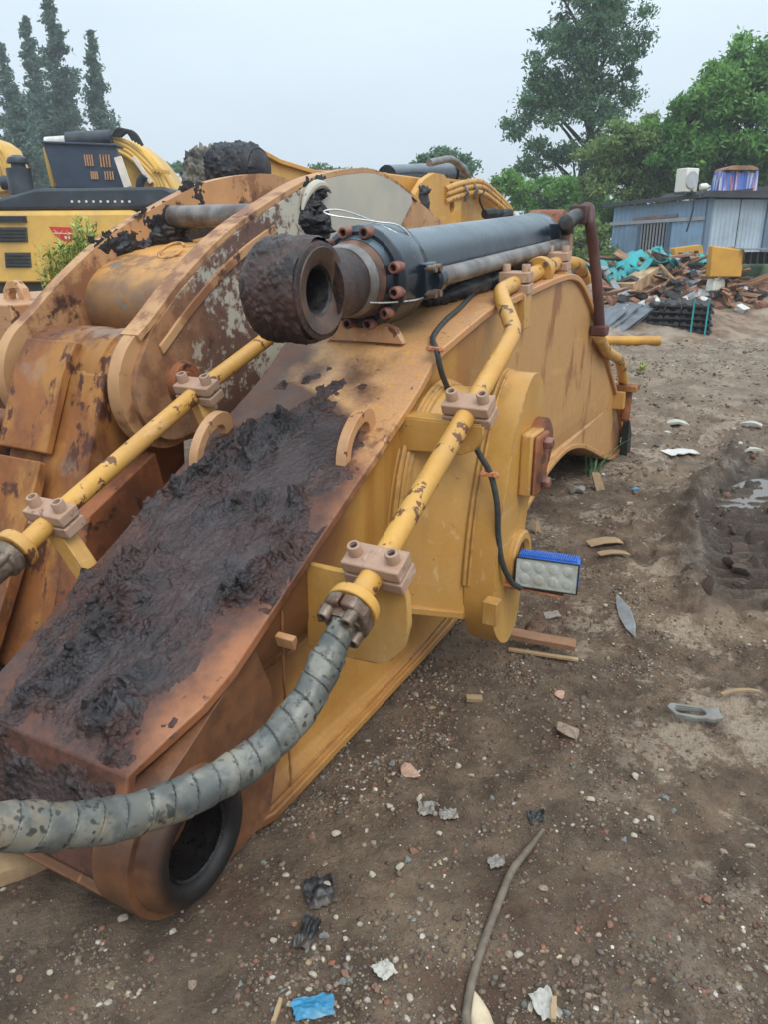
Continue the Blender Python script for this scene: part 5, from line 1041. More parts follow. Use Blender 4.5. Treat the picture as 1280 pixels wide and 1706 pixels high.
p = D(1221, 328, YS + .8); st = root('draped_stack', 'stack draped with striped blue and white cloth under a wooden slab on the shed roof', 'covered stack', (p.x, p.y, zM + .2), 0)
wk = 66 * k / 2; hz = D(1221, 288, YS + .8).z - zM - .2; vs = []; nseg = 72; rings = 7
for j in range(rings):
    f = j / (rings - 1)
    for i in range(nseg):
        a = 2 * math.pi * i / nseg; sq = 1 / max(abs(math.cos(a)), abs(math.sin(a))); w_ = wk * (1.0 - .05 * f) * min(1.36, sq) + .03 * math.sin(i * 2.3) * (1 - .6 * f); vs.append((w_ * math.cos(a), w_ * .55 * math.sin(a) + .02 * math.sin(i * 3.1), hz * f + .03 * math.sin(i * .9) * f))
fs = [(j * nseg + i, j * nseg + (i + 1) % nseg, (j + 1) * nseg + (i + 1) % nseg, (j + 1) * nseg + i) for j in range(rings - 1) for i in range(nseg)] + [tuple((rings - 1) * nseg + i for i in range(nseg))]
MB().add(vs, fs).build('cloth', 'striped_cloth', st)
simple('wood', lin(150, 112, 82), .75, var=.3, sc_=5, bump=.3, dirt=lin(92, 68, 52), dirtamt=.6); simple('wood_pale', lin(176, 146, 110), .75, var=.25, sc_=6, bump=.3, dirt=lin(110, 88, 68), dirtamt=.6)
MB().prism([(-wk * .85, 0), (wk * .85, 0), (wk * .8, .05), (wk * .5, .10), (-wk * .5, .10), (-wk * .8, .05)], lambda a, b_, c: (a, c, b_ + hz + .03), -.35, .35).build('slab', 'wood', st, .01)
p = D(1162, 330, YS); bt = MB().lathe([(.0, 0), (.07, .0), (.08, .04), (.08, .15), (.05, .19), (.02, .2), (.02, .24), (0, .24)], (0, 0, 0), (1, 0, .1), 16).build('plastic_bottle', 'plastic_white', None); bt.location = (p.x, p.y - .1, zM + .24); tag(bt, 'small white bottle lying on the roof edge beside the air conditioner', 'bottle')

# ================================================================== scrap heap in front of the shed
def heap_h(x, y):
    c = D(1100, 470, 15.5); h = 0
    for (px, Y, r, a) in ((1030, 16.5, 1.6, .92), (1090, 16., 1.7, 1.05), (1150, 16.5, 1.8, .98), (1210, 15.6, 1.7, .85), (1060, 13.6, 1.2, .5), (1140, 14.0, 1.3, .45), (1260, 15.2, 1.6, .7), (985, 15, 1.6, .8)):
        q = D(px, 470, Y); h = np.maximum(h, a * np.exp(-((x - q.x) ** 2 + (y - q.y) ** 2) / r ** 2))
    return h * (.85 + .4 * fbm(x * 1.6, y * 1.6, 4, 61))
xg, yg = np.meshgrid(np.linspace(2, 12, 180), np.linspace(11.5, 19.4, 140), indexing='ij'); hz_ = heap_h(xg, yg) + .05 * fbm(xg * 6, yg * 6, 4, 62) - .07
idx = np.arange(xg.size).reshape(xg.shape); Fq = np.stack([idx[:-1, :-1], idx[1:, :-1], idx[1:, 1:], idx[:-1, 1:]], -1).reshape(-1, 4)
simple('rubble', lin(124, 104, 86), .9, var=.45, sc_=5, bump=.8, dirt=lin(150, 136, 120), dirtamt=.7)
hp_ = npmesh('rubble', np.stack([xg, yg, hz_], -1).reshape(-1, 3), Fq, 'rubble'); tag(hp_, 'heap of brick rubble and earth under the scrap', 'rubble', kind='stuff')
def hzv(x, y): return np.maximum(gh(x, y), heap_h(x, y) - .045)
def hzf(x, y): return float(hzv(np.array([x]), np.array([y]))[0])
def HP(px, py, lift=0):                   # pixel -> point on heap surface
    r = pray(px, py); Y = np.linspace(9, 20, 280); k = Y / r.y; x = r.x * k; z = CH + r.z * k; below = z <= hzv(x, Y)
    i = int(np.argmax(below)) if below.any() else int(np.argmin(z - hzv(x, Y) + 9 * (Y > 17.5)))
    return Vector((x[i], Y[i], hzf(x[i], Y[i]) + lift))
simple('brick', lin(142, 96, 76), .85, var=.3, sc_=8, bump=.4, dirt=lin(150, 134, 118), dirtamt=.5); simple('teal_tarp', lin(38, 150, 152), .5, var=.2, sc_=3, bump=.3, dirt=lin(70, 120, 116)); simple('grey_sheet', lin(132, 138, 142), .6, var=.3, sc_=4, bump=.2, dirt=lin(120, 96, 80)); simple('white_scrap', lin(206, 204, 198), .6, var=.15, sc_=5, bump=.2, dirt=lin(150, 138, 122)); simple('dark_scrap', lin(56, 52, 50), .7, var=.4, sc_=6, bump=.3)
simple('panel_yellow', lin(194, 142, 46), .5, var=.1, sc_=4, bump=.1, dirt=lin(170, 118, 44)); simple('green_cover', lin(74, 96, 66), .7, var=.3, sc_=6, bump=.4); simple('slate', lin(104, 110, 116), .5, var=.25, sc_=8, bump=.3, dirt=lin(80, 72, 66)); simple('black_steel', lin(40, 40, 42), .55, var=.4, sc_=10, bump=.3, dirt=lin(86, 74, 66)); simple('pole_steel', lin(112, 108, 104), .5, var=.3, sc_=10, bump=.3, dirt=lin(110, 78, 58))
def irregular(d, j=.22):                  # rough block with broken corners
    vs = [Vector((x * d[0] / 2 * (1 + rng.uniform(-j, j)), y * d[1] / 2 * (1 + rng.uniform(-j, j)), z * d[2] / 2 * (1 + rng.uniform(-j, j)))) for z in (-1, 1) for y in (-1, 1) for x in (-1, 1)]
    return MB().add(vs, [(0, 2, 3, 1), (4, 5, 7, 6), (0, 1, 5, 4), (2, 6, 7, 3), (0, 4, 6, 2), (1, 3, 7, 5)])
def scrapset(name, label, cat_, group, mt, dim, n, area, j=.2, rot=.5, bev=.01):
    pro = [irregular((1, 1, 1), j).build(name, mt, None, 0, smooth=False) for _ in range(4)]
    for i in range(n):
        o = pro[i] if i < 4 else pro[i % 4].copy()
        if i >= 4: COL.objects.link(o)
        x0, x1, y0, y1 = area; p = HP(rng.uniform(x0, x1), rng.uniform(y0, y1)); s_ = rng.uniform(.6, 1.25)
        o.scale = (dim[0] * s_ * rng.uniform(.7, 1.2), dim[1] * rng.uniform(.7, 1.3), dim[2] * rng.uniform(.7, 1.3)); o.location = p + Vector((0, 0, dim[2] * .3 + .02)); o.rotation_euler = (rng.uniform(-rot, rot), rng.uniform(-rot, rot), rng.uniform(0, 6.28)); tag(o, label, cat_, group)
scrapset('plank', 'broken brown plank lying in the scrap heap before the shed', 'plank', 'planks in the scrap heap', 'wood', (1.1, .14, .045), 70, (1000, 1275, 425, 510), .12)
scrapset('brick', 'broken red brick lying in the scrap heap before the shed', 'brick', 'bricks in the scrap heap', 'brick', (.2, .11, .07), 150, (1000, 1280, 430, 515), .25, .8)
scrapset('rubble_block', 'pale lump of broken concrete in the scrap heap before the shed', 'rubble', 'concrete lumps in the scrap heap', 'white_scrap', (.22, .16, .09), 36, (1005, 1275, 425, 520), .3, .7)
scrapset('metal_sheet', 'bent grey metal sheet in the scrap heap before the shed', 'sheet', 'metal sheets in the scrap heap', 'grey_sheet', (.7, .35, .02), 22, (1005, 1250, 425, 500), .2, .5)
scrapset('timber_block', 'dark rotten timber piece in the scrap heap before the shed', 'timber', 'dark timber in the scrap heap', 'dark_scrap', (.55, .14, .1), 34, (1000, 1270, 430, 510), .25, .6)
# teal tarpaulin folds
def tarp(label, pix, mt='teal_tarp', seed=1, wd=.6):
    P_ = [HP(x, y, .12) for x, y in pix]; c = cat(P_, 8); vs = []; n = len(c); k = 9
    for i, p in enumerate(c):
        for j in range(k):
            f = j / (k - 1) - .5; yy = p.y + f * wd * 1.5; vs.append((p.x + .06 * math.sin(i * .9 + j), yy, max(hzf(p.x, yy), p.z - .25) + .16 + .07 * math.sin(i * .8 + j * 1.3 + seed) + .05 * math.sin(j * 2.4 + i * .3)))
    o = MB().add(vs, [(i * k + j, (i + 1) * k + j, (i + 1) * k + j + 1, i * k + j + 1) for i in range(n - 1) for j in range(k - 1)]).build('tarpaulin', mt, None, ang=60); md = o.modifiers.new('s', 'SOLIDIFY'); md.thickness = .012; tag(o, label, 'tarpaulin'); return o
tarp('crumpled teal tarpaulin spread over the heap below the barred window', [(985, 458), (1010, 452), (1040, 455), (1065, 440), (1095, 436), (1112, 442)], seed=1, wd=1.0)
tarp('narrow strip of teal tarpaulin over the rubble beside the fallen yellow plate', [(1142, 438), (1158, 432), (1172, 424), (1184, 418)], seed=3, wd=.5)
tarp('teal tarpaulin end hanging at the foot of the heap next to the boom', [(1000, 464), (1015, 466), (1030, 464)], seed=5, wd=.7)
def slab(name, label, cat_, pix, Y, dep, mt, lean=0, bev=.02):
    q = [D(x, y, Y) for x, y in pix]; c = Vector((sum(p.x for p in q) / len(q), Y, min(p.z for p in q))); r_ = root(name, label, cat_, c)
    MB().prism([(p.x - c.x, p.z - c.z) for p in q], lambda a, b_, d_: (a, d_ + lean * b_, b_), 0, dep).build('plate', mt, r_, bev); return r_
s1 = slab('steel_box', 'large yellow steel box standing on the rubble near the grey hut', 'steel box', [(1182, 462), (1190, 410), (1244, 417), (1236, 462)], 14.4, .2, 'panel_yellow', .1)
q = D(1210, 427, 15.0) - Vector(s1.location); MB().box((q.x, q.y - .0, q.z), (.1, .02, .02)).build('dent_mark', 'dark_scrap', s1)
s2 = slab('machine_panel', 'yellow machine panel with dark cut-outs standing against the shed wall', 'panel', [(1124, 446), (1126, 414), (1172, 408), (1174, 422), (1162, 446)], 17.2, .3, 'panel_yellow', .1)
for x, y in ((1134, 424), (1142, 427), (1150, 424), (1160, 422)): q = D(x, y, 17.2) - Vector(s2.location); MB().box((q.x, q.y - .02, q.z), (.07, .06, rng.uniform(.05, .13))).build('cut_out', 'dark_scrap', s2)
p = HP(1262, 452); gc = root('covered_pile', 'low pile under a green mesh cover beside the yellow steel box', 'covered pile', p)
MB().lathe([(.75, -.2), (.72, .1), (.62, .28), (.35, .36), (0, .38)], (0.2, .3, 0), (0, 0, 1), 9).build('cover', 'green_cover', gc, .05)
p = HP(1255, 425); 
q = D(1260, 430, 14.6); bk = root('wire_basket', 'dark wire basket lying on the pile near the grey hut', 'basket', q)
for k_ in range(6): MB().box((-.3 + k_ * .12, 0, .0), (.018, .4, .2)).build('bar', 'dark_scrap', bk)
MB().box((0, 0, .15), (.7, .5, .03)).build('rim', 'grey_sheet', bk)
p = HP(1190, 495); jc = root('jerry_can', 'white plastic jerry can standing on the rubble behind the black steel bundle', 'jerry can', p + Vector((0, 0, .0)), .3)
MB().prism([(-.13, 0), (.13, 0), (.13, .22), (.10, .29), (.03, .3), (.03, .27), (-.06, .27), (-.1, .3), (-.13, .24)], lambda a, b_, c: (a, c, b_), -.1, .1).build('body', 'plastic_white', jc, .025, seg=3)
MB().lathe([(.03, 0), (.03, .04)], (.07, 0, .29), (0, 0, 1), 14).build('cap', 'plastic_white', jc)
# long planks seen singly
def plank(label, a, c, wd, th, mt='wood', name='plank', cat_='plank', l0=.05, l1=.05):
    A_ = HP(*a, l0); C_ = HP(*c, l1); r_ = root(name, label, cat_, A_); m = MB(); d = C_ - A_; m.beam((0, 0, 0), tuple(d), wd, th); m.build('board', mt, r_, .006); return r_
plank('thick weathered beam end with a bore, jutting from the heap below the tarpaulin', (1040, 488), (1085, 462), .32, .22, 'wood_pale', 'beam', 'beam'); plank('long thin pole leaning across the heap below the tarpaulin', (1076, 448), (1122, 478), .05, .05, 'wood_pale', 'pole', 'pole', .3, .1)
plank('long board lying flat at the foot of the heap before the black bundle', (1004, 504), (1060, 496), .16, .05, 'wood_pale'); plank('reddish board lying along the top of the rubble before the yellow steel box', (1100, 456), (1150, 447), .16, .05, 'brick', l0=.25, l1=.25)
plank('wide red board propped before the green covered pile', (1225, 455), (1285, 462), .5, .04, 'brick', l0=.25, l1=.1); plank('red brick-coloured slab lying in front of the yellow steel box', (1205, 485), (1280, 480), .35, .14, 'brick')
plank('grey board leaning down the heap behind the boom end', (1003, 470), (1035, 498), .14, .04, 'grey_sheet', l0=.25)
# bundle of black steel channels
p = G(1136, 566); bu = root('steel_bundle', 'strapped bundle of black steel track plates stacked on the mud', 'steel bundle', p, R(-20)); kx = (G(1137, 566) - p).x
for row in range(6):
    for c_ in range(4):
        x = (-44 + c_ * 25) * kx + rng.uniform(-.02, .02); z = .05 + row * .098; m = MB()
        m.prism([(-.12, -.035), (.12, -.035), (.12, .0), (.07, .03), (.03, -.01), (-.03, -.01), (-.07, .03), (-.12, .0)], lambda a, b_, c: (x + a, c, z + b_), rng.uniform(-.03, .03), 1.1 + rng.uniform(-.05, .1)); m.build('track_plate', 'black_steel', bu, .004)
for x, zz_ in ((.12, .0), (.33, .0)): MB().box((x, -.05, .32), (.025, .01, .62)).build('strap', 'teal_tarp', bu)
p = G(1052, 560); sp_ = root('slate_pile', 'leaning pile of grey slates beside the black steel bundle', 'slate pile', p, R(20))
for k_ in range(20):
    M_ = Matrix.Rotation(R(-35 + rng.uniform(-8, 8)), 3, 'Y') @ Matrix.Rotation(rng.uniform(-.15, .15), 3, 'Z'); MB().box((-.5 + k_ * .058, rng.uniform(-.15, .3), .2 + .08 * math.sin(k_ * .25)), (.75, .6, .022), M_).build('slate', 'slate', sp_, .003)
p = G(1010, 574); q = G(1098, 576); yt = MB().lathe([(.0, .02), (.065, .02), (.07, 0), (.07, 1.25), (.06, 1.25), (.06, 1.2), (0, 1.2)], (0, 0, 0), (1, 0, 0), 28).build('yellow_tube', 'panel_yellow', None); yt.location = (q.x - 1.24, q.y, .07); tag(yt, 'plain yellow steel tube lying on the ground behind the boom', 'tube')
# ================================================================== litter and stones near the boom
simple('cardboard', lin(156, 130, 98), .85, var=.2, sc_=10, bump=.2, dirt=lin(110, 90, 70), dirtamt=.4); simple('stone_tan', lin(150, 130, 112), .85, var=.25, sc_=14, bump=.4, dirt=lin(104, 86, 72), dirtamt=.5); simple('stone_white', lin(176, 166, 148), .8, var=.15, sc_=14, bump=.3, dirt=lin(150, 136, 118), dirtamt=.5); simple('stone_red', lin(134, 96, 80), .85, var=.25, sc_=14, bump=.4, dirt=lin(130, 104, 86), dirtamt=.5); simple('stone_grey', lin(120, 124, 120), .8, var=.25, sc_=14, bump=.4, dirt=lin(92, 80, 68), dirtamt=.5)
simple('stone_pink', lin(196, 160, 138), .85, var=.2, sc_=14, bump=.5, dirt=lin(150, 124, 104), dirtamt=.4); simple('film_blue', lin(52, 130, 168), .35, var=.25, sc_=14, bump=.4, dirt=lin(120, 136, 130), dirtamt=.5); simple('film_black', lin(46, 46, 46), .35, var=.4, sc_=14, bump=.4, dirt=lin(96, 86, 76), dirtamt=.5); simple('film_clear', lin(134, 128, 120), .35, var=.25, sc_=14, bump=.4, dirt=lin(120, 106, 94), dirtamt=.5); simple('paper_white', lin(178, 174, 164), .6, var=.1, sc_=14, bump=.3, dirt=lin(170, 160, 146)); simple('mud_clod', lin(84, 68, 56), .8, var=.35, sc_=14, bump=.9, dirt=lin(58, 46, 38))
simple('cream_shell', lin(210, 192, 160), .6, var=.1, sc_=14, bump=.2, dirt=lin(150, 124, 96)); simple('dirty_hose', lin(112, 100, 86), .7, var=.25, sc_=22, bump=.5, dirt=lin(70, 60, 50), dirtamt=.6); simple('galv', lin(128, 126, 120), .55, var=.25, sc_=14, bump=.3, dirt=lin(92, 84, 76), dirtamt=.5)
simple('slate_pale', lin(140, 146, 150), .5, var=.2, sc_=14, bump=.3, dirt=lin(110, 100, 92), dirtamt=.4)
def rockmesh(seed, mt, flat=.6, name='stone'):
    bm = bmesh.new(); bmesh.ops.create_icosphere(bm, subdivisions=2, radius=.5); r = random.Random(seed); ax_ = [Vector((r.gauss(0, 1), r.gauss(0, 1), r.gauss(0, 1))).normalized() for _ in range(9)]; cut = [r.uniform(.2, .36) for _ in ax_]
    for v in bm.verts:
        for a, c in zip(ax_, cut):
            d = v.co.dot(a)
            if d > c: v.co -= a * (d - c) * .92
        v.co.z *= flat; v.co *= 1 + r.uniform(-.03, .03)
    me = bpy.data.meshes.new(name); bm.to_mesh(me); bm.free(); me.shade_smooth(); me.set_sharp_from_angle(angle=R(32)); me.materials.append(MAT[mt]); return me
simple('stone_brown', lin(104, 76, 58), .8, var=.4, sc_=14, bump=.6, dirt=lin(60, 44, 36), dirtamt=.6)
SM = {k: [rockmesh(i * 13 + j, k) for j in range(4)] for i, k in enumerate(('stone_white', 'stone_tan', 'stone_red', 'stone_grey', 'stone_pink', 'stone_brown'))}
def stone(px, py, sz, kind, label, group=None, name='stone', up_=.12):
    me = rng.choice(SM[kind]); o = bpy.data.objects.new(name, me); COL.objects.link(o); p = GG(px, py); d = (p - Vector((0, 0, CH))).length; s_ = sz / CF * d
    o.location = p + Vector((0, 0, s_ * up_)); o.rotation_euler = (rng.uniform(-.3, .3), rng.uniform(-.3, .3), rng.uniform(0, 6.28)); o.scale = (s_ * rng.uniform(.85, 1.15), s_ * rng.uniform(.7, 1.), s_ * rng.uniform(.8, 1.1)); return tag(o, label, 'stone', group)
stone(948, 1222, 52, 'stone_tan', 'rounded tan rock half sunk in the mud right of the boom shadow', None, 'rock', .1); stone(933, 1160, 24, 'stone_pink', 'small pinkish rock above the rounded tan rock', None, 'rock'); stone(686, 1290, 46, 'stone_pink', 'pale pink broken brick chunk beside the bottom edge of the boom', None, 'rock')
stone(893, 1050, 62, 'stone_brown', 'brown rotted block lying on the boards under the boom housing', None, 'block')
SITES = dict(stone_white=[(735, 1440), (725, 1442), (742, 1432), (668, 1445), (640, 1622), (520, 1625), (512, 1650), (575, 1565), (560, 1530), (610, 1385), (655, 1350), (733, 1390), (650, 1345), (785, 1293), (763, 1277), (985, 1333), (480, 1655), (482, 1675), (462, 1520), (618, 1458), (560, 1390), (628, 1360), (865, 1592), (885, 1680), (1250, 1408), (1058, 1295), (455, 1568), (1060, 1370), (800, 1125), (700, 1330), (1085, 1365), (545, 1580), (205, 1530), (230, 1655), (85, 1620), (545, 1475), (1010, 1010), (990, 1130)],
 stone_tan=[(718, 1505), (728, 1520), (850, 1592), (548, 1645), (620, 1405), (540, 1440), (700, 1552), (905, 1480), (1205, 1420), (1048, 1245), (1060, 1255), (1040, 1235), (640, 1545), (470, 1440), (600, 1335), (790, 1600), (960, 1605), (560, 1640), (910, 1500), (980, 1660), (130, 1600), (320, 1640), (1030, 1350), (1120, 1440), (1235, 1330)],
 stone_red=[(645, 1498), (482, 1590), (627, 1648), (615, 1648), (700, 1415), (1015, 1540), (1005, 1502), (690, 1420), (575, 1620), (760, 1420), (655, 1470), (940, 1620), (490, 1540), (840, 1560), (520, 1395), (880, 1340), (35, 1630), (250, 1600), (1180, 1500)],
 stone_grey=[(582, 1635), (570, 1635), (663, 1443), (680, 1435), (700, 1500), (625, 1270), (655, 1272), (690, 1532), (510, 1585), (825, 1440), (470, 1650), (715, 1515), (540, 1558), (930, 1690), (1040, 1400), (945, 1690), (400, 1640), (1110, 1330), (820, 1330)])
DESC = dict(stone_white='chalky white stone chip lying among the gravel', stone_tan='tan pebble lying among the gravel', stone_red='brick red pebble lying among the gravel', stone_grey='grey-green pebble lying among the gravel')
for k_, L_ in SITES.items():
    for (x, y) in L_: stone(x, y, rng.uniform(9, 19) * (1 if y > 1250 else .8), k_, DESC[k_], k_.split('_')[1] + ' stones among the gravel')
for i in range(24):                       # more of the same, spread by chance over the gravel
    x = rng.uniform(430, 1150); y = rng.uniform(1240, 1700)
    if x < 410 + (1430 - y) * .9: continue
    k_ = rng.choice(list(DESC)); stone(x, y, rng.uniform(8, 14), k_, DESC[k_], k_.split('_')[1] + ' stones among the gravel')
CM = [rockmesh(200 + j, 'mud_clod', .7, 'mud_clod') for j in range(4)]
for i in range(34):                       # clods along the rut
    f = rng.random(); x = 1172 + 60 * f + rng.gauss(0, 18) + (40 if rng.random() < .4 else 0); y = 800 + 190 * rng.random() + rng.gauss(0, 10); o = bpy.data.objects.new('mud_clod', rng.choice(CM)); COL.objects.link(o); p = GG(x, y); s_ = .03 * (4.5 ** rng.random()); o.location = p + Vector((0, 0, -.005)); o.scale = (s_ * 1.2, s_, s_); o.rotation_euler = (rng.uniform(-1, 1), rng.uniform(-1, 1), rng.uniform(0, 6)); tag(o, 'dark wet clod of mud thrown up along the track rut', 'mud clod', 'mud clods along the rut')
def board(name, label, cat_, px, L_, W_, th, rz, mt, bend=0., tilt=(0, 0), lift=.0, n=8, ragged=.12):
    p = GG(*px); vs = []; r_ = random.Random(px[0])
    for i in range(n + 1):
        f = i / n - .5; w0_ = W_ / 2 * (1 - ragged * r_.random()); w1_ = W_ / 2 * (1 - ragged * r_.random()); z = bend * (1 - 4 * f * f); e = ragged * .4 * W_ * r_.uniform(-1, 1) if i in (0, n) else 0
        vs += [(f * L_ + e, -w0_, z), (f * L_ - e, w1_, z), (f * L_ - e, w1_, z + th), (f * L_ + e, -w0_, z + th)]
    fs = [(4 * i + k, 4 * i + (k + 1) % 4, 4 * i + 4 + (k + 1) % 4, 4 * i + 4 + k) for i in range(n) for k in range(4)] + [(3, 2, 1, 0), (4 * n, 4 * n + 1, 4 * n + 2, 4 * n + 3)]
    o = MB().add(vs, fs).build(name, mt, None, 0); o.location = p + Vector((0, 0, lift)); o.rotation_euler = (tilt[0], tilt[1], rz); return tag(o, label, cat_)
board('cardboard_piece', 'creased brown cardboard strip lying on the mud beyond the lamp', 'cardboard', (1008, 908), .19, .07, .004, .25, 'cardboard', .012, (.1, 0), .015); board('cardboard_piece', 'smaller brown cardboard strip tucked below the creased one', 'cardboard', (1022, 926), .16, .05, .004, .2, 'cardboard', .01, (0, .05), .01)
board('broken_board', 'broken grey-brown board poking out from under the boom housing', 'board', (905, 1080), .24, .055, .02, -.28, 'wood', 0, (.12, .06), .03); board('broken_board', 'thin pale lath under the broken board by the boom housing', 'board', (905, 1096), .26, .02, .008, -.3, 'wood_pale', 0, (0, .0), .012)
a_ = GG(1028, 1000); c_ = GG(1060, 1068); d_ = c_ - a_
L2 = d_.length / 2
sh_ = MB().prism([(-L2, .0), (-L2 * .6, -.02), (0, -.03), (L2 * .55, -.022), (L2, -.002), (L2 * .5, .02), (-.01, .026), (-L2 * .65, .012)], lambda a, b_, c: (a, b_, c), 0, .007).build('slate_shard', 'slate_pale', None, .002)
sh_.location = (a_ + c_) / 2 + Vector((0, 0, .02)); sh_.rotation_euler = (.5, 0, math.atan2(d_.y, d_.x)); tag(sh_, 'thin grey slate shard propped on edge in the mud', 'slate')
board('wood_offcut', 'small tan wood offcut lying in the boom shadow', 'offcut', (790, 1168), .055, .026, .014, .1, 'cardboard', 0, (.1, .1), .005); board('plastic_fragment', 'pale grey plastic sheet fragment flat on the mud', 'fragment', (1135, 757), .25, .17, .006, .2, 'white_scrap', .01, (0, 0), .012, 8, .4); board('plastic_fragment', 'white plastic bag scrap on the mud behind the pale fragment', 'fragment', (1128, 710), .17, .1, .02, -.2, 'paper_white', .02, (.1, 0), .012, 8, .5); board('plastic_fragment', 'white rag scrap by the far edge of the rut', 'fragment', (1252, 716), .16, .07, .02, -.6, 'paper_white', .02, (.1, 0), .012, 8, .5)
board('plastic_fragment', 'oval white plastic scrap near the rut edge', 'fragment', (1250, 766), .14, .08, .015, .1, 'paper_white', .01, (0, 0), .012, 8, .4); board('wood_offcut', 'splintered pale wood piece standing under the boom arch', 'offcut', (995, 815), .06, .14, .01, .3, 'cardboard', 0, (1.2, 0), .05, 6, .3); board('plastic_fragment', 'pale blue paper scrap under the boom arch', 'fragment', (962, 822), .1, .06, .015, .1, 'film_clear', .02, (.3, 0), .01, 6, .5); board('plastic_fragment', 'torn pale paper stuck up beside the housing flange', 'fragment', (893, 888), .05, .1, .004, .6, 'cardboard', .01, (1.2, .2), .04, 6, .6); board('plastic_fragment', 'bright blue plastic sliver by the grass at the boom arch', 'fragment', (1060, 822), .06, .03, .006, .4, 'film_blue', .01, (.2, .1), .012, 6, .5); board('glass_flake', 'grey flat flake lying behind the boards at the housing', 'flake', (920, 1028), .07, .055, .004, .3, 'film_clear', 0, (.1, 0), .01, 6, .4)
board('twig', 'thin tan bark strip beside the metal link', 'twig', (1232, 1170), .14, .018, .006, .12, 'cardboard', .012, (0, 0), .012, 8, .4)
board('wood_block', 'split wood block under the boom nose', 'wood block', (38, 1445), .16, .09, .04, .5, 'wood_pale', 0, (0, .05), .0, 6, .2)
board('wood_stick', 'short pale stick lying beside the crumpled blue plastic film', 'stick', (462, 1690), .05, .01, .008, 1.4, 'wood_pale', 0, (0, 0), .008, 4, .3); board('wood_stick', 'short pale stick lying beside the white paper scrap', 'stick', (922, 1690), .05, .012, .01, 1.35, 'wood_pale', 0, (0, 0), .012, 4, .3)
def film(label, px, L_, W_, mt, seed, name='plastic_film', cat_='plastic film', rz=0, amp=.006, lift=.008):
    p = GG(*px); n, k = 26, 18; S, T = np.meshgrid(np.linspace(-.5, .5, n), np.linspace(-.5, .5, k), indexing='ij'); ang = np.arctan2(T, S); rad = .5 * (.7 + .5 * fbm(np.cos(ang) * 1.6 + 5, np.sin(ang) * 1.6 + seed, 3, seed)); rr = np.maximum(np.abs(S), np.abs(T)) + 1e-6; f = rad / .5
    x = S * f * L_; y = T * f * W_; z = amp * (2.2 * np.abs(fbm(S * 3.2 + T, T * 3.2, 2, seed) - .5) * 2 + .5 * np.abs(fbm(S * 7, T * 7, 2, seed + 3) - .5)) + .002
    idx = np.arange(n * k).reshape(n, k); o = npmesh(name, np.stack([x, y, z], -1).reshape(-1, 3), np.stack([idx[:-1, :-1], idx[1:, :-1], idx[1:, 1:], idx[:-1, 1:]], -1).reshape(-1, 4), mt); o.location = p + Vector((0, 0, lift * .6)); o.rotation_euler = (0, 0, rz); return tag(o, label, cat_)
film('crumpled bright blue plastic film on the gravel', (522, 1682), .085, .05, 'film_blue', 3, rz=.2); film('crumpled black plastic film trodden into the gravel', (532, 1490), .07, .09, 'film_black', 5, rz=.3, amp=.009); film('strand of black plastic trailing below the crumpled black film', (512, 1560), .045, .1, 'film_black', 7, rz=-.3, amp=.008); film('clear crumpled plastic near the chalky stones', (712, 1352), .05, .06, 'film_clear', 9, amp=.008); film('grey crumpled plastic beside the clear one', (748, 1360), .055, .04, 'film_clear', 11, amp=.007); film('white torn paper lying by the short pale stick', (908, 1678), .05, .07, 'paper_white', 13, 'paper_scrap', 'paper', .3, .006); film('small white torn paper above the blue film', (641, 1620), .04, .045, 'paper_white', 15, 'paper_scrap', 'paper', .6, .005); film('dark glossy plastic scrap near the upper end of the dirty hose', (895, 1365), .05, .05, 'film_black', 17, rz=.2); film('blue-grey plastic scrap left of the dirty hose', (828, 1440), .045, .035, 'film_clear', 19, rz=.2)
hp = [GG(905, 1388, .012), GG(885, 1415, .012), GG(855, 1455, .014), GG(835, 1500, .012), GG(812, 1560, .01), GG(795, 1610, .01), GG(783, 1660, .012), GG(776, 1715, .012), GG(770, 1800, .012)]
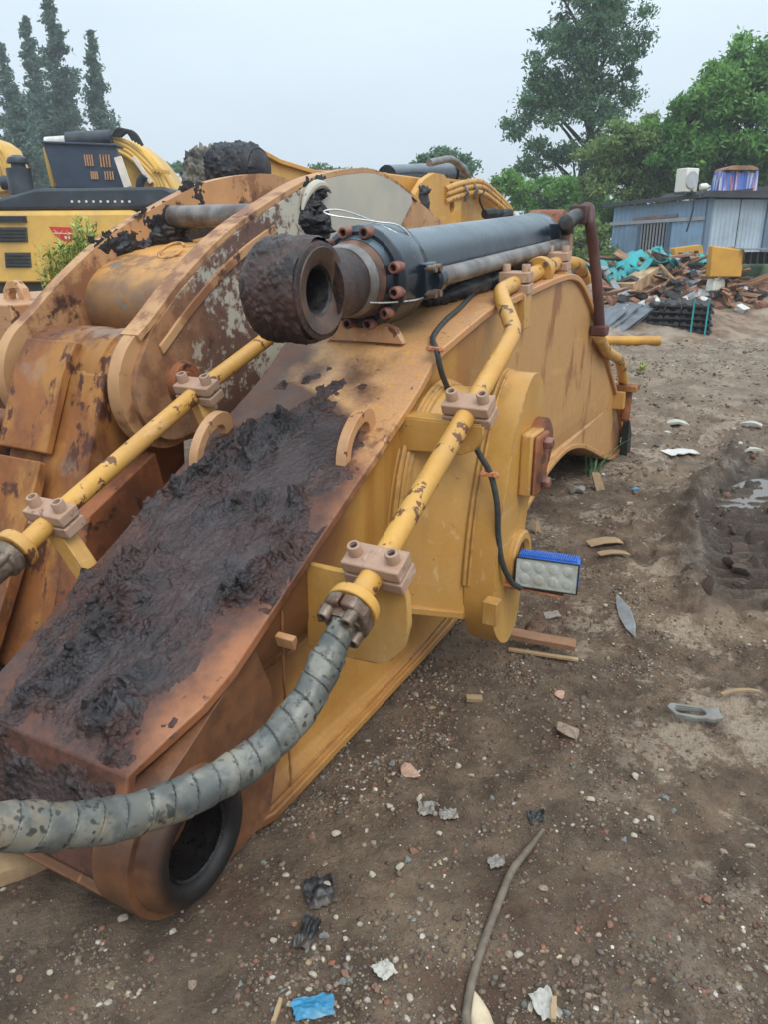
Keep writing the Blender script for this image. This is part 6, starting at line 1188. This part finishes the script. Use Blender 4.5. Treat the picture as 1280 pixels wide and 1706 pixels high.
gh_ = root('garden_hose', 'muddy grey-brown hose lying bent across the gravel', 'hose', hp[0]); MB().tube(cat([p - hp[0] for p in hp], 8), [.006 + .0035 * min(1, k / 14) for k in range(65)], 12).build('hose', 'dirty_hose', gh_)
p = GG(795, 1684); sh = root('shell_fragment', 'curved cream plastic shell lying against the muddy hose', 'fragment', p, .25); vs = []
for i in range(11):
    f = i / 10; w_ = .022 * math.sin(math.pi * min(1, f * .85 + .08)) + .002; y = .05 - .14 * f
    for j in range(7): a = math.pi * j / 6; vs.append((-w_ * math.cos(a), y, .004 + .6 * w_ * math.sin(a)))
MB().add(vs, [(i * 7 + j, i * 7 + j + 1, i * 7 + 8 + j, i * 7 + 7 + j) for i in range(10) for j in range(6)]).build('shell', 'cream_shell', sh)
# grey metal link
p = GG(1155, 1198); lk = root('metal_link', 'grey metal link plate with an oval slot lying on the mud', 'metal link', p + Vector((0, 0, .012)), R(-8)); L_ = .15
oo = [(-.085, .005), (-.065, -.024), (.0, -.03), (.03, -.026), (.05, -.034), (.082, -.03), (.078, -.002), (.082, .022), (.05, .02), (.02, .03), (-.05, .033), (-.07, .03)]
ho = obround((-.045, .002), .015, (.02, .0), .016, 8)
MB().prism(oo, lambda a, b_, c: (a, b_ * 1.15, c + .01 * (a / .08) ** 2), 0, .016, [ho[::-1]]).build('plate', 'galv', lk, .003)
# ================================================================== damp air over the yard
hzm = bpy.data.materials.new('haze'); hzm.use_nodes = True; t = hzm.node_tree; t.nodes.clear(); ho_ = t.nodes.new('ShaderNodeOutputMaterial'); pv = t.nodes.new('ShaderNodeVolumePrincipled'); pv.inputs['Color'].default_value = (.86, .92, 1, 1); pv.inputs['Density'].default_value = .0022; pv.inputs['Anisotropy'].default_value = .2
t.links.new(pv.outputs[0], ho_.inputs['Volume']); MAT['haze'] = hzm
hb = MB().box((0, 90, 10.5), (406, 306, 24.6)).build('haze', 'haze', None, smooth=False); tag(hb, 'thin damp haze over the yard', 'haze', kind='stuff')
